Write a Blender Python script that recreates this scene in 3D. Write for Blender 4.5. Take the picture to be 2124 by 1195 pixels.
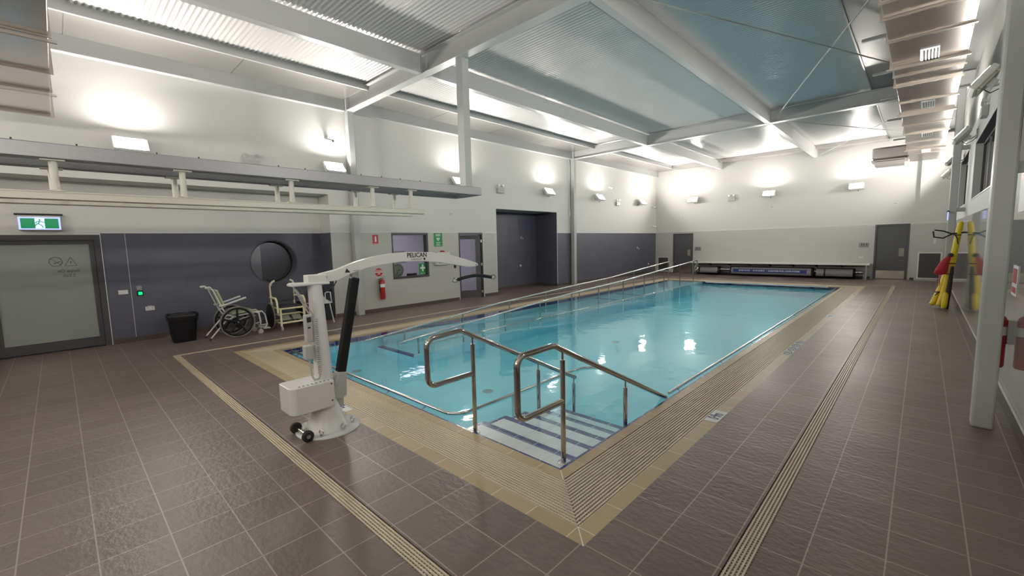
import bpy, bmesh, math, random
from mathutils import Vector, Matrix
random.seed(7)
sc = bpy.context.scene
for o in list(bpy.data.objects): bpy.data.objects.remove(o)
COL = sc.collection
PI = math.pi

# ------------------------------------------------------------------ camera
F_PX, YAW, PITCH, ROLL = 893.51, -0.760585, -0.103697, -0.0232319
cyw, syw = math.cos(YAW), math.sin(YAW)
Fv = Vector((syw*math.cos(PITCH), cyw*math.cos(PITCH), math.sin(PITCH)))
R0 = Vector((cyw, -syw, 0)); U0 = R0.cross(Fv)
Rv = R0*math.cos(ROLL) + U0*math.sin(ROLL); Uv = -R0*math.sin(ROLL) + U0*math.cos(ROLL)
cam_data = bpy.data.cameras.new('camera'); cam = bpy.data.objects.new('camera', cam_data); COL.objects.link(cam)
cam_data.sensor_fit = 'HORIZONTAL'; cam_data.sensor_width = 36.0; cam_data.lens = 36.0*F_PX/2124.0
cam_data.clip_start = 0.05; cam_data.clip_end = 200
M = Matrix((Rv, Uv, -Fv)).transposed().to_4x4(); M.translation = Vector((0, 0, 1.85))
cam.matrix_world = M
sc.camera = cam
# ------------------------------------------------------------------ world, exposure
w = bpy.data.worlds.new('world'); sc.world = w; w.use_nodes = True
w.node_tree.nodes['Background'].inputs[0].default_value = (0.02, 0.022, 0.03, 1)
w.node_tree.nodes['Background'].inputs[1].default_value = 0.3
sc.view_settings.view_transform = 'Standard'; sc.view_settings.look = 'None'
sc.view_settings.exposure = 0.0; sc.view_settings.gamma = 1.0; sc.view_settings.use_curve_mapping = False
sc.cycles.use_denoising = True
sc.cycles.max_bounces = 10; sc.cycles.diffuse_bounces = 6; sc.cycles.glossy_bounces = 5
sc.cycles.transmission_bounces = 6; sc.cycles.transparent_max_bounces = 12
sc.cycles.sample_clamp_indirect = 6.0; sc.cycles.caustics_reflective = False; sc.cycles.caustics_refractive = False
LAMP = 315.0          # radiance of the wall floodlights' lenses
OFFICE = 5.5

# ------------------------------------------------------------------ materials
def nt(name):
    m = bpy.data.materials.new(name); m.use_nodes = True
    return m, m.node_tree.nodes, m.node_tree.links
def P(name, col, rough=0.5, metal=0.0, spec=0.5, emit=None, es=0.0, alpha=1.0, coat=0.0, noise=0.0, nscale=8.0, bump=0.0, bscale=40.0, trans=0.0):
    m, N, L = nt(name); b = N['Principled BSDF']
    b.inputs['Base Color'].default_value = (*col, 1); b.inputs['Roughness'].default_value = rough
    b.inputs['Metallic'].default_value = metal; b.inputs['Specular IOR Level'].default_value = spec
    b.inputs['Coat Weight'].default_value = coat; b.inputs['Transmission Weight'].default_value = trans
    if emit: b.inputs['Emission Color'].default_value = (*emit, 1); b.inputs['Emission Strength'].default_value = es
    g = N.new('ShaderNodeNewGeometry')
    if noise:
        n = N.new('ShaderNodeTexNoise'); n.inputs['Scale'].default_value = nscale; n.inputs['Detail'].default_value = 5
        L.new(g.outputs['Position'], n.inputs['Vector'])
        mx = N.new('ShaderNodeMix'); mx.data_type = 'RGBA'
        mx.inputs['A'].default_value = (*[c*(1-noise) for c in col], 1); mx.inputs['B'].default_value = (*[min(1, c*(1+noise)) for c in col], 1)
        L.new(n.outputs['Fac'], mx.inputs['Factor']); L.new(mx.outputs['Result'], b.inputs['Base Color'])
    if bump:
        n2 = N.new('ShaderNodeTexNoise'); n2.inputs['Scale'].default_value = bscale; n2.inputs['Detail'].default_value = 4
        L.new(g.outputs['Position'], n2.inputs['Vector'])
        bp = N.new('ShaderNodeBump'); bp.inputs['Strength'].default_value = bump; bp.inputs['Distance'].default_value = 0.01
        L.new(n2.outputs['Fac'], bp.inputs['Height']); L.new(bp.outputs['Normal'], b.inputs['Normal'])
    return m
def mth(N, L, op, a, b=None, c=None):
    n = N.new('ShaderNodeMath'); n.operation = op
    for i, v in enumerate((a, b, c)):
        if v is None: continue
        if isinstance(v, (int, float)): n.inputs[i].default_value = v
        else: L.new(v, n.inputs[i])
    return n.outputs[0]
def tile_mat(name, cols, grout, axes, pitch, off, gw, rough=0.5, bump=0.1, bscale=30.0, stretch=(1, 1, 1), noise_scale=3.0, spec=0.5, gbump=0.5, wet=False, coat=0.0, cellvar=0.5):
    """tiles laid in a world-space grid; axes like 'XY'"""
    m, N, L = nt(name); b = N['Principled BSDF']
    g = N.new('ShaderNodeNewGeometry'); s = N.new('ShaderNodeSeparateXYZ'); L.new(g.outputs['Position'], s.inputs[0])
    masks = []; cells = []
    for i, a in enumerate(axes):
        v = mth(N, L, 'DIVIDE', mth(N, L, 'SUBTRACT', s.outputs[a], off[i]), pitch[i])
        fr = mth(N, L, 'FRACT', v); cells.append(mth(N, L, 'FLOOR', v))
        d = mth(N, L, 'MINIMUM', fr, mth(N, L, 'SUBTRACT', 1.0, fr))
        masks.append(mth(N, L, 'LESS_THAN', mth(N, L, 'MULTIPLY', d, pitch[i]), gw/2))
    gm = mth(N, L, 'MAXIMUM', masks[0], masks[1]) if len(masks) > 1 else masks[0]
    cb = N.new('ShaderNodeCombineXYZ')
    for i, c in enumerate(cells): L.new(c, cb.inputs[i])
    wn = N.new('ShaderNodeTexWhiteNoise'); wn.noise_dimensions = '3D'; L.new(cb.outputs[0], wn.inputs['Vector'])
    no = N.new('ShaderNodeTexNoise'); no.inputs['Scale'].default_value = noise_scale; no.inputs['Detail'].default_value = 8; no.inputs['Roughness'].default_value = 0.65
    mp = N.new('ShaderNodeVectorMath'); mp.operation = 'MULTIPLY'; mp.inputs[1].default_value = stretch
    L.new(g.outputs['Position'], mp.inputs[0]); L.new(mp.outputs[0], no.inputs['Vector'])
    f = mth(N, L, 'ADD', mth(N, L, 'MULTIPLY', wn.outputs['Value'], cellvar), mth(N, L, 'MULTIPLY', no.outputs['Fac'], 1-cellvar))
    mx = N.new('ShaderNodeMix'); mx.data_type = 'RGBA'; mx.inputs['A'].default_value = (*cols[0], 1); mx.inputs['B'].default_value = (*cols[1], 1)
    L.new(f, mx.inputs['Factor'])
    m2 = N.new('ShaderNodeMix'); m2.data_type = 'RGBA'; m2.inputs['B'].default_value = (*grout, 1)
    L.new(mx.outputs['Result'], m2.inputs['A']); L.new(gm, m2.inputs['Factor']); L.new(m2.outputs['Result'], b.inputs['Base Color'])
    b.inputs['Specular IOR Level'].default_value = spec; b.inputs['Coat Weight'].default_value = coat; b.inputs['Coat Roughness'].default_value = 0.05
    n2 = N.new('ShaderNodeTexNoise'); n2.inputs['Scale'].default_value = bscale; n2.inputs['Detail'].default_value = 6; L.new(mp.outputs[0], n2.inputs['Vector'])
    h = mth(N, L, 'SUBTRACT', mth(N, L, 'MULTIPLY', n2.outputs['Fac'], 1.0), mth(N, L, 'MULTIPLY', gm, gbump))
    bp = N.new('ShaderNodeBump'); bp.inputs['Strength'].default_value = bump; bp.inputs['Distance'].default_value = 0.01
    L.new(h, bp.inputs['Height']); L.new(bp.outputs['Normal'], b.inputs['Normal'])
    if wet:
        n3 = N.new('ShaderNodeTexNoise'); n3.inputs['Scale'].default_value = 0.9; n3.inputs['Detail'].default_value = 4; L.new(g.outputs['Position'], n3.inputs['Vector'])
        cr = N.new('ShaderNodeMapRange'); cr.inputs['From Min'].default_value = 0.3; cr.inputs['From Max'].default_value = 0.75
        cr.inputs['To Min'].default_value = rough; cr.inputs['To Max'].default_value = rough*0.8
        L.new(n3.outputs['Fac'], cr.inputs['Value']); L.new(cr.outputs[0], b.inputs['Roughness'])
        # puddles left by the rolled pool covers along the end of the deck
        pv = N.new('ShaderNodeVectorMath'); pv.operation = 'MULTIPLY'; pv.inputs[1].default_value = (0.9, 3.0, 1); L.new(g.outputs['Position'], pv.inputs[0])
        n4 = N.new('ShaderNodeTexNoise'); n4.inputs['Scale'].default_value = 1.0; n4.inputs['Detail'].default_value = 5; L.new(pv.outputs[0], n4.inputs['Vector'])
        pm = N.new('ShaderNodeMapRange'); pm.inputs['From Min'].default_value = 0.49; pm.inputs['From Max'].default_value = 0.54; L.new(n4.outputs['Fac'], pm.inputs['Value'])
        ya = mth(N, L, 'GREATER_THAN', s.outputs['Y'], 21.0); xb_ = mth(N, L, 'LESS_THAN', s.outputs['X'], -2.2)
        pk = mth(N, L, 'MULTIPLY', mth(N, L, 'MULTIPLY', pm.outputs[0], ya), xb_)
        m3 = N.new('ShaderNodeMix'); m3.data_type = 'RGBA'; m3.inputs['B'].default_value = (0.035, 0.024, 0.02, 1)
        L.new(m2.outputs['Result'], m3.inputs['A']); L.new(mth(N, L, 'MULTIPLY', pk, 0.8), m3.inputs['Factor']); L.new(m3.outputs['Result'], b.inputs['Base Color'])
    else: b.inputs['Roughness'].default_value = rough
    return m

MT = {}
MT['floor'] = tile_mat('slate_floor_tile', ((0.120, 0.085, 0.076), (0.215, 0.162, 0.148)), (0.38, 0.31, 0.265), 'XY', (0.343, 0.343), (0.29, 0.01), 0.008, rough=0.42, bump=0.62, bscale=16, stretch=(1, 1.5, 1), noise_scale=5, gbump=0.25, wet=True, cellvar=0.3)
MT['tan'] = tile_mat('tan_edge_tile', ((0.40, 0.30, 0.165), (0.54, 0.42, 0.25)), (0.72, 0.64, 0.50), 'XY', (0.343, 0.343), (-1.40-0.13+0.0, 2.05+0.13), 0.008, rough=0.42, bump=0.15, bscale=40, cellvar=0.5)
MT['white'] = P('white_painted_wall', (0.66, 0.655, 0.63), 0.6, bump=0.05, bscale=60)
MT['wtile'] = tile_mat('pale_wall_tile_long', ((0.50, 0.50, 0.475), (0.54, 0.54, 0.51)), (0.60, 0.60, 0.57), 'YZ', (0.60, 0.30), (0.0, 0.13), 0.004, rough=0.28, bump=0.02)
MT['wtile_far'] = tile_mat('pale_wall_tile_end', ((0.50, 0.50, 0.475), (0.54, 0.54, 0.51)), (0.60, 0.60, 0.57), 'XZ', (0.60, 0.30), (0.0, 0.13), 0.004, rough=0.3, bump=0.02)
MT['gtile'] = tile_mat('glossy_pale_wall_tile', ((0.44, 0.44, 0.42), (0.47, 0.47, 0.45)), (0.56, 0.56, 0.54), 'YZ', (1.2, 0.60), (0.3, 0.43), 0.004, rough=0.06, bump=0.0, coat=0.6)
MT['btile'] = tile_mat('dark_blue_wall_tile', ((0.080, 0.082, 0.112), (0.105, 0.106, 0.140)), (0.10, 0.102, 0.135), 'YZ', (0.60, 0.30), (0.1, 0.13), 0.005, rough=0.42, bump=0.08, noise_scale=2.0)
MT['btile_x'] = tile_mat('dark_blue_wall_tile_return', ((0.080, 0.082, 0.112), (0.105, 0.106, 0.140)), (0.10, 0.102, 0.135), 'XZ', (0.60, 0.30), (0.1, 0.13), 0.005, rough=0.42, bump=0.08, noise_scale=2.0)
MT['skirt'] = P('brown_skirting_tile', (0.075, 0.06, 0.052), 0.45)
MT['trimwhite'] = P('white_trim', (0.8, 0.8, 0.77), 0.35)
MT['steel_paint'] = P('grey_painted_steel', (0.44, 0.45, 0.445), 0.42)
MT['steel_white'] = P('off_white_painted_steel', (0.51, 0.515, 0.515), 0.38)
MT['ceil'] = P('pale_blue_grey_roof_sheet', (0.70, 0.69, 0.69), 0.27, metal=0.15)
MT['lining'] = P('smooth_zinc_gutter_lining', (0.55, 0.53, 0.51), 0.2, metal=0.75, noise=0.06, nscale=0.8)
MT['lining_shaded'] = P('shaded_grey_gutter_lining', (0.22, 0.225, 0.225), 0.3, metal=0.3)  # right-hand lining; the duct's shade is put into this darker grey
MT['duct'] = P('stainless_duct_sheet', (0.74, 0.69, 0.66), 0.22, metal=1.0, noise=0.10, nscale=1.6, bump=0.015, bscale=1.2)
MT['duct_flange'] = P('duct_flange_metal', (0.52, 0.47, 0.42), 0.30, metal=1.0)
MT['galv'] = P('galvanised_steel', (0.28, 0.28, 0.29), 0.42, metal=0.55, noise=0.10, nscale=30)
MT['chrome'] = P('polished_stainless_steel', (0.50, 0.46, 0.42), 0.10, metal=1.0)
MT['bright'] = P('bright_stainless_steel', (0.72, 0.72, 0.70), 0.2, metal=1.0)
MT['cream'] = P('cream_powder_coat', (0.62, 0.61, 0.52), 0.35)
MT['liftwhite'] = P('white_powder_coated_lift', (0.72, 0.715, 0.70), 0.32)
MT['plasticwhite'] = P('white_plastic', (0.70, 0.70, 0.68), 0.35)
MT['greyplastic'] = P('light_grey_plastic', (0.45, 0.45, 0.44), 0.4)
MT['black'] = P('black_plastic', (0.010, 0.010, 0.011), 0.4, spec=0.25)
MT['bag'] = P('black_bin_liner', (0.010, 0.010, 0.011), 0.25, spec=0.35, bump=0.6, bscale=18)
MT['rubber'] = P('black_rubber', (0.02, 0.02, 0.021), 0.6)
MT['greyrubber'] = P('grey_tyre_rubber', (0.20, 0.19, 0.165), 0.6)
MT['doorgrey'] = P('grey_door_paint', (0.085, 0.085, 0.092), 0.4)
MT['framegrey'] = P('charcoal_aluminium_frame', (0.055, 0.053, 0.056), 0.38)
MT['red'] = P('red_paint', (0.42, 0.012, 0.015), 0.28)
MT['signred'] = P('red_sign_print', (0.50, 0.025, 0.03), 0.4)
MT['signgreen'] = P('green_sign_print', (0.015, 0.27, 0.06), 0.4)
MT['print'] = P('black_print', (0.015, 0.015, 0.015), 0.5)
MT['printblue'] = P('navy_print', (0.02, 0.025, 0.12), 0.5)
MT['printwhite'] = P('white_print', (0.85, 0.85, 0.85), 0.5)
MT['cobalt'] = tile_mat('cobalt_blue_tile', ((0.004, 0.012, 0.16), (0.006, 0.018, 0.20)), (0.45, 0.6, 0.7), 'XY', (0.25, 0.25), (-2.04, 2.67), 0.006, rough=0.2, bump=0.0)
MT['steptile'] = tile_mat('white_step_tile', ((0.88, 0.92, 0.94), (0.92, 0.95, 0.97)), (0.62, 0.72, 0.74), 'XY', (0.25, 0.60), (-2.04, 2.67), 0.006, rough=0.3, bump=0.0)
MT['basin'] = tile_mat('aqua_pool_tile', ((0.44, 0.80, 0.92), (0.49, 0.84, 0.95)), (0.46, 0.80, 0.92), 'XY', (0.1, 0.1), (0, 0), 0.003, rough=0.4, bump=0.0)
MT['gratewhite'] = P('cream_grate_plastic', (0.70, 0.60, 0.45), 0.4)
MT['channel'] = P('dark_channel', (0.022, 0.016, 0.012), 0.8)
MT['glassdark'] = P('dark_window_glass', (0.012, 0.012, 0.016), 0.06)
MT['frost'] = P('frosted_glass', (0.27, 0.29, 0.275), 0.14, noise=0.03, nscale=60)
MT['yellow'] = P('yellow_foam', (0.75, 0.56, 0.01), 0.4)
MT['strap'] = P('black_webbing', (0.013, 0.013, 0.015), 0.7)
MT['bagred'] = P('red_throw_bag', (0.42, 0.01, 0.018), 0.6)
MT['greenpad'] = P('sage_green_padding', (0.42, 0.47, 0.30), 0.6)
MT['cushionblack'] = P('black_vinyl', (0.018, 0.018, 0.026), 0.4)
MT['creamtube'] = P('cream_plastic_tube', (0.80, 0.74, 0.48), 0.35)
MT['footgrey'] = P('grey_green_footplate', (0.30, 0.30, 0.25), 0.6)
MT['coverblack'] = P('black_pool_blanket', (0.018, 0.016, 0.016), 0.45)
MT['covergrey'] = P('grey_cover_guard', (0.30, 0.29, 0.29), 0.35)
MT['bannerblue'] = P('blue_banner', (0.012, 0.035, 0.22), 0.4)
MT['officewall'] = P('office_wall', (0.58, 0.56, 0.60), 0.6)
MT['wood'] = P('grey_vinyl_floor', (0.25, 0.22, 0.24), 0.5)
MT['gasket'] = P('dark_window_reveal', (0.07, 0.075, 0.085), 0.5)
MT['whiteglow'] = P('lamp_lens', (1, 1, 1), 0.3, emit=(1.0, 0.955, 0.88), es=LAMP)
MT['officeglow'] = P('office_light_diffuser', (1, 1, 1), 0.3, emit=(0.97, 0.94, 1.0), es=OFFICE)
MT['addedglow'] = P('added_interior_glow', (1, 1, 1), 0.3, emit=(1.0, 0.98, 0.90), es=10)
MT['exitgreen'] = P('lit_green_sign_face', (0.0, 0.12, 0.05), 0.4, emit=(0.0, 0.30, 0.10), es=0.55)
MT['exitwhite'] = P('lit_white_sign_face', (0.6, 0.7, 0.9), 0.4, emit=(0.55, 0.75, 1.0), es=1.1)
MT['exitblue'] = P('lit_sign_edge', (0.4, 0.45, 0.9), 0.4, emit=(0.45, 0.5, 1.0), es=1.0)
MT['greenled'] = P('lit_green_button', (0.0, 0.5, 0.2), 0.3, emit=(0.0, 0.9, 0.28), es=1.0)
MT['cabinet'] = P('grey_mechanical_grille', (0.055, 0.05, 0.045), 0.5)
MT['brass'] = P('copper_coloured_cap', (0.35, 0.13, 0.08), 0.35, metal=0.6)

def clear_glass(name, tint=(0.9, 0.9, 0.95), refl=0.12):
    m, N, L = nt(name); N.remove(N['Principled BSDF'])
    t = N.new('ShaderNodeBsdfTransparent'); t.inputs[0].default_value = (*tint, 1)
    gl = N.new('ShaderNodeBsdfGlossy'); gl.inputs['Roughness'].default_value = 0.02
    mx = N.new('ShaderNodeMixShader'); fr = N.new('ShaderNodeFresnel'); fr.inputs[0].default_value = 1.5
    L.new(fr.outputs[0], mx.inputs[0]); L.new(t.outputs[0], mx.inputs[1]); L.new(gl.outputs[0], mx.inputs[2])
    L.new(mx.outputs[0], N['Material Output'].inputs['Surface']); return m
MT['glass'] = clear_glass('clear_window_glass')
def water_mat():
    m, N, L = nt('pool_water'); N.remove(N['Principled BSDF'])
    t = N.new('ShaderNodeBsdfTransparent'); t.inputs[0].default_value = (1, 1, 1, 1)
    gl = N.new('ShaderNodeBsdfGlossy'); gl.inputs['Roughness'].default_value = 0.035; gl.inputs[0].default_value = (1, 1, 1, 1)
    g = N.new('ShaderNodeNewGeometry'); n = N.new('ShaderNodeTexNoise'); n.inputs['Scale'].default_value = 2.2; n.inputs['Detail'].default_value = 3
    L.new(g.outputs['Position'], n.inputs['Vector'])
    bp = N.new('ShaderNodeBump'); bp.inputs['Strength'].default_value = 0.12; bp.inputs['Distance'].default_value = 0.05
    L.new(n.outputs['Fac'], bp.inputs['Height']); L.new(bp.outputs['Normal'], gl.inputs['Normal'])
    dp = N.new('ShaderNodeVectorMath'); dp.operation = 'DOT_PRODUCT'; L.new(g.outputs['Incoming'], dp.inputs[0]); L.new(bp.outputs['Normal'], dp.inputs[1])
    c1 = mth(N, L, 'SUBTRACT', 1.0, mth(N, L, 'MINIMUM', mth(N, L, 'ABSOLUTE', dp.outputs['Value']), 1.0))
    fr = mth(N, L, 'MULTIPLY_ADD', mth(N, L, 'POWER', c1, 5.0), 0.98, 0.02)      # Schlick reflectance, the same from above and below
    mx = N.new('ShaderNodeMixShader'); L.new(fr, mx.inputs[0]); L.new(t.outputs[0], mx.inputs[1]); L.new(gl.outputs[0], mx.inputs[2])
    L.new(mx.outputs[0], N['Material Output'].inputs['Surface'])
    va = N.new('ShaderNodeVolumeAbsorption'); va.inputs['Color'].default_value = (0.08, 0.88, 0.97, 1); va.inputs['Density'].default_value = 0.40
    L.new(va.outputs[0], N['Material Output'].inputs['Volume'])
    return m
MT['water'] = water_mat()

# ------------------------------------------------------------------ mesh helpers
ORG = {}
class MB:
    def __init__(s): s.v = []; s.f = []; s.mi = []; s.m = 0; s.sm = []
    def _add(s, vs, fs, smooth=False):
        b = len(s.v); s.v += [tuple(v) for v in vs]
        for f in fs: s.f.append([b+i for i in f]); s.mi.append(s.m); s.sm.append(smooth)
        return s
    def box(s, x0, x1, y0, y1, z0, z1):
        x0, x1 = min(x0, x1), max(x0, x1); y0, y1 = min(y0, y1), max(y0, y1); z0, z1 = min(z0, z1), max(z0, z1)
        return s._add([(x0,y0,z0),(x1,y0,z0),(x1,y1,z0),(x0,y1,z0),(x0,y0,z1),(x1,y0,z1),(x1,y1,z1),(x0,y1,z1)],
                      [(0,3,2,1),(4,5,6,7),(0,1,5,4),(1,2,6,5),(2,3,7,6),(3,0,4,7)])
    def obox(s, c, r, u, n, a, b, d):
        c, r, u, n = Vector(c), Vector(r).normalized(), Vector(u).normalized(), Vector(n).normalized()
        vs = [c + r*a*i + u*b*j + n*d*k for k in (-.5, .5) for j in (-.5, .5) for i in (-.5, .5)]
        return s._add(vs, [(0,2,3,1),(4,5,7,6),(0,1,5,4),(1,3,7,5),(3,2,6,7),(2,0,4,6)])
    def quad(s, a, b, c, d): return s._add([a, b, c, d], [(0, 1, 2, 3)])
    def tube(s, pts, r, seg=10, closed=False, caps=True, squash=None):
        pts = [Vector(p) for p in pts]; n = len(pts); rr = r if isinstance(r, (list, tuple)) else [r]*n
        tans = []
        for i in range(n):
            a = pts[i-1] if (i > 0 or closed) else pts[i]; b = pts[(i+1) % n] if (i < n-1 or closed) else pts[i]
            t = (b-a); tans.append(t.normalized() if t.length > 1e-9 else Vector((0, 0, 1)))
        t0 = tans[0]; ref = Vector((0, 0, 1)) if abs(t0.z) < 0.9 else Vector((1, 0, 0))
        nrm = t0.cross(ref).normalized(); vs = []
        for i in range(n):
            t = tans[i]; nrm = (nrm - t*nrm.dot(t)).normalized(); bn = t.cross(nrm)
            # keep the section true at mitres
            k = 1.0
            if 0 < i < n-1 or closed:
                d1 = (pts[i]-pts[i-1]).normalized(); c = max(0.5, abs(d1.dot(t))); k = 1/c if c < 0.999 else 1
                if len(pts) > 6: k = 1
            for j in range(seg):
                a = 2*PI*j/seg; vs.append(pts[i] + (nrm*math.cos(a) + bn*math.sin(a))*rr[i]*(k**0.5))
        fs = []
        for i in range(n if closed else n-1):
            for j in range(seg):
                a = i*seg+j; b = i*seg+(j+1) % seg; c = ((i+1) % n)*seg+(j+1) % seg; d = ((i+1) % n)*seg+j
                fs.append((a, b, c, d))
        s._add(vs, fs, True)
        if caps and not closed:
            s._add([vs[j] for j in range(seg)], [tuple(reversed(range(seg)))]); s._add([vs[(n-1)*seg+j] for j in range(seg)], [tuple(range(seg))])
        return s
    def cyl(s, a, b, r0, r1=None, seg=20): return s.tube([a, b], [r0, r0 if r1 is None else r1], seg)
    def prism(s, poly, axis, a, b):
        """polygon in the two other axes (order kept), extruded along axis"""
        def mk(p, t):
            return {'x': (t, p[0], p[1]), 'y': (p[0], t, p[1]), 'z': (p[0], p[1], t)}[axis]
        n = len(poly); vs = [mk(p, a) for p in poly] + [mk(p, b) for p in poly]
        return s._add(vs, [tuple(range(n)), tuple(reversed(range(n, 2*n)))] + [(i, i+n, (i+1) % n + n, (i+1) % n) for i in range(n)])
    def lathe(s, c, prof, seg=28, axis='z', caps=True):
        vs = []; c = Vector(c)
        for (r, h) in prof:
            for j in range(seg):
                a = 2*PI*j/seg; x, y = r*math.cos(a), r*math.sin(a)
                vs.append(c + Vector({'z': (x, y, h), 'x': (h, x, y), 'y': (x, h, y)}[axis]))
        fs = [(i*seg+j, i*seg+(j+1) % seg, (i+1)*seg+(j+1) % seg, (i+1)*seg+j) for i in range(len(prof)-1) for j in range(seg)]
        s._add(vs, fs, True)
        for i in ((0, len(prof)-1) if caps else ()):
            if prof[i][0] > 1e-4: s._add([vs[i*seg+j] for j in range(seg)], [tuple(range(seg))])
        return s
    def ball(s, c, r, sz=(1, 1, 1), seg=14):
        c = Vector(c); vs = []; k = seg//2
        for i in range(k+1):
            for j in range(seg):
                t = PI*i/k; a = 2*PI*j/seg
                vs.append(c + Vector((math.sin(t)*math.cos(a)*sz[0], math.sin(t)*math.sin(a)*sz[1], math.cos(t)*sz[2]))*r)
        return s._add(vs, [(i*seg+j, i*seg+(j+1) % seg, (i+1)*seg+(j+1) % seg, (i+1)*seg+j) for i in range(k) for j in range(seg)], True)
    def build(s, name, mats, parent=None, origin=None, bevel=0.0):
        if parent is not None: origin = ORG[parent.name]
        if origin is None:
            xs = [v[0] for v in s.v]; ys = [v[1] for v in s.v]; zs = [v[2] for v in s.v]
            origin = ((min(xs)+max(xs))/2, (min(ys)+max(ys))/2, min(zs))
        me = bpy.data.meshes.new(name)
        me.from_pydata([(v[0]-origin[0], v[1]-origin[1], v[2]-origin[2]) for v in s.v], [], s.f)
        if isinstance(mats, str): mats = [mats]
        for k in mats: me.materials.append(MT[k])
        for p, mi, sm in zip(me.polygons, s.mi, s.sm): p.material_index = min(mi, len(mats)-1); p.use_smooth = sm
        bm = bmesh.new(); bm.from_mesh(me); bmesh.ops.recalc_face_normals(bm, faces=bm.faces); bm.to_mesh(me); bm.free()
        o = bpy.data.objects.new(name, me); COL.objects.link(o)
        if parent is not None: o.parent = parent
        else: o.location = origin
        ORG[o.name] = tuple(origin)
        if bevel:
            bv = o.modifiers.new('bevel', 'BEVEL'); bv.width = bevel; bv.segments = 2; bv.limit_method = 'ANGLE'
        return o
def tag(o, label=None, cat=None, group=None, kind=None):
    if label: o['label'] = label
    if cat: o['category'] = cat
    if group: o['group'] = group
    if kind: o['kind'] = kind
    return o
def struct(o): o['kind'] = 'structure'; return o
def empty(name, loc, label, cat, group=None):
    o = bpy.data.objects.new(name, None); COL.objects.link(o); o.location = loc; o.empty_display_size = 0.1
    ORG[o.name] = tuple(loc); return tag(o, label, cat, group)
def kids(o): return [c for c in bpy.data.objects if c.parent == o]
def copy_tree(o, parent=None):
    c = o.copy(); COL.objects.link(c); c.parent = parent
    for ch in kids(o): copy_tree(ch, c)
    return c
def text(body, size, c, r, u, mat, parent, name='lettering', mirror=False, align='CENTER', thick=0.0008, squeeze=1.0):
    cu = bpy.data.curves.new(name, 'FONT'); cu.body = body; cu.size = size; cu.align_x = align; cu.align_y = 'CENTER'; cu.extrude = thick
    cu.offset = size*.018; cu.materials.append(MT[mat])
    t_ = bpy.data.objects.new(name, cu); COL.objects.link(t_)
    me = bpy.data.meshes.new_from_object(t_); bpy.data.objects.remove(t_)
    r, u = Vector(r).normalized(), Vector(u).normalized(); n = r.cross(u)
    m = Matrix(((-r if mirror else r)*squeeze, u, n)).transposed().to_4x4(); m.translation = Vector(c) - Vector(ORG[parent.name])
    me.transform(m)
    if not me.materials: me.materials.append(MT[mat])
    o = bpy.data.objects.new('lettering', me); COL.objects.link(o); o.parent = parent; ORG[o.name] = ORG[parent.name]
    return o
LW = ((0, 1, 0), (0, 0, 1))      # reading directions on the left wall
FW = ((1, 0, 0), (0, 0, 1))      # on the far wall

def slab(axis, a, b, us, vs, solid, matf, name, mats):
    """a wall or floor of thickness a..b across `axis`, cut into cells; only outer faces are made"""
    m = MB(); us = sorted(set(us)); vs = sorted(set(vs)); nu, nv = len(us)-1, len(vs)-1
    S = [[solid((us[i]+us[i+1])/2, (vs[j]+vs[j+1])/2) for j in range(nv)] for i in range(nu)]
    def mk(t, u, v): return {'x': (t, u, v), 'y': (u, t, v), 'z': (u, v, t)}[axis]
    for i in range(nu):
        for j in range(nv):
            if not S[i][j]: continue
            u0, u1, v0, v1 = us[i], us[i+1], vs[j], vs[j+1]; m.m = matf((u0+u1)/2, (v0+v1)/2)
            for t in (a, b): m.quad(mk(t, u0, v0), mk(t, u1, v0), mk(t, u1, v1), mk(t, u0, v1))
            if i == 0 or not S[i-1][j]: m.quad(mk(a, u0, v0), mk(b, u0, v0), mk(b, u0, v1), mk(a, u0, v1))
            if i == nu-1 or not S[i+1][j]: m.quad(mk(a, u1, v0), mk(b, u1, v0), mk(b, u1, v1), mk(a, u1, v1))
            if j == 0 or not S[i][j-1]: m.quad(mk(a, u0, v0), mk(b, u0, v0), mk(b, u1, v0), mk(a, u1, v0))
            if j == nv-1 or not S[i][j+1]: m.quad(mk(a, u0, v1), mk(b, u0, v1), mk(b, u1, v1), mk(a, u1, v1))
    me = bpy.data.meshes.new(name); me.from_pydata(m.v, [], m.f)
    for k in mats: me.materials.append(MT[k])
    for p, mi in zip(me.polygons, m.mi): p.material_index = mi
    bm = bmesh.new(); bm.from_mesh(me); bmesh.ops.remove_doubles(bm, verts=bm.verts, dist=1e-5); bmesh.ops.recalc_face_normals(bm, faces=bm.faces); bm.to_mesh(me); bm.free()
    o = bpy.data.objects.new(name, me); COL.objects.link(o); ORG[o.name] = (0, 0, 0); return struct(o)
def inr(u, v, r): return r[0] < u < r[1] and r[2] < v < r[3]

# ------------------------------------------------------------------ room dimensions
XL, XR, YF, YN, ZC = -11.1, 0.72, 23.7, -4.6, 5.78
XREC = -11.75; RECT = 3.2; ZT = 2.23
WX0, WX1, WY0, WY1 = -8.42, -2.04, 2.67, 19.30      # water
BX0, BX1, BY0, BY1 = -8.98, -1.40, 2.05, 20.10      # outer edge of tan border
DX0, DX1, DY0, DY1 = -9.57, -0.605, 1.25, 20.80     # trench drain outer
DW = 0.115
ALC = (10.92, 14.46, 0.0, 3.09); WIN = (6.68, 7.94, 0.88, 2.22); DOOR = (9.17, 10.23, 0.0, 2.22); REC = (-2.6, 4.92, 0.0, RECT)

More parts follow.
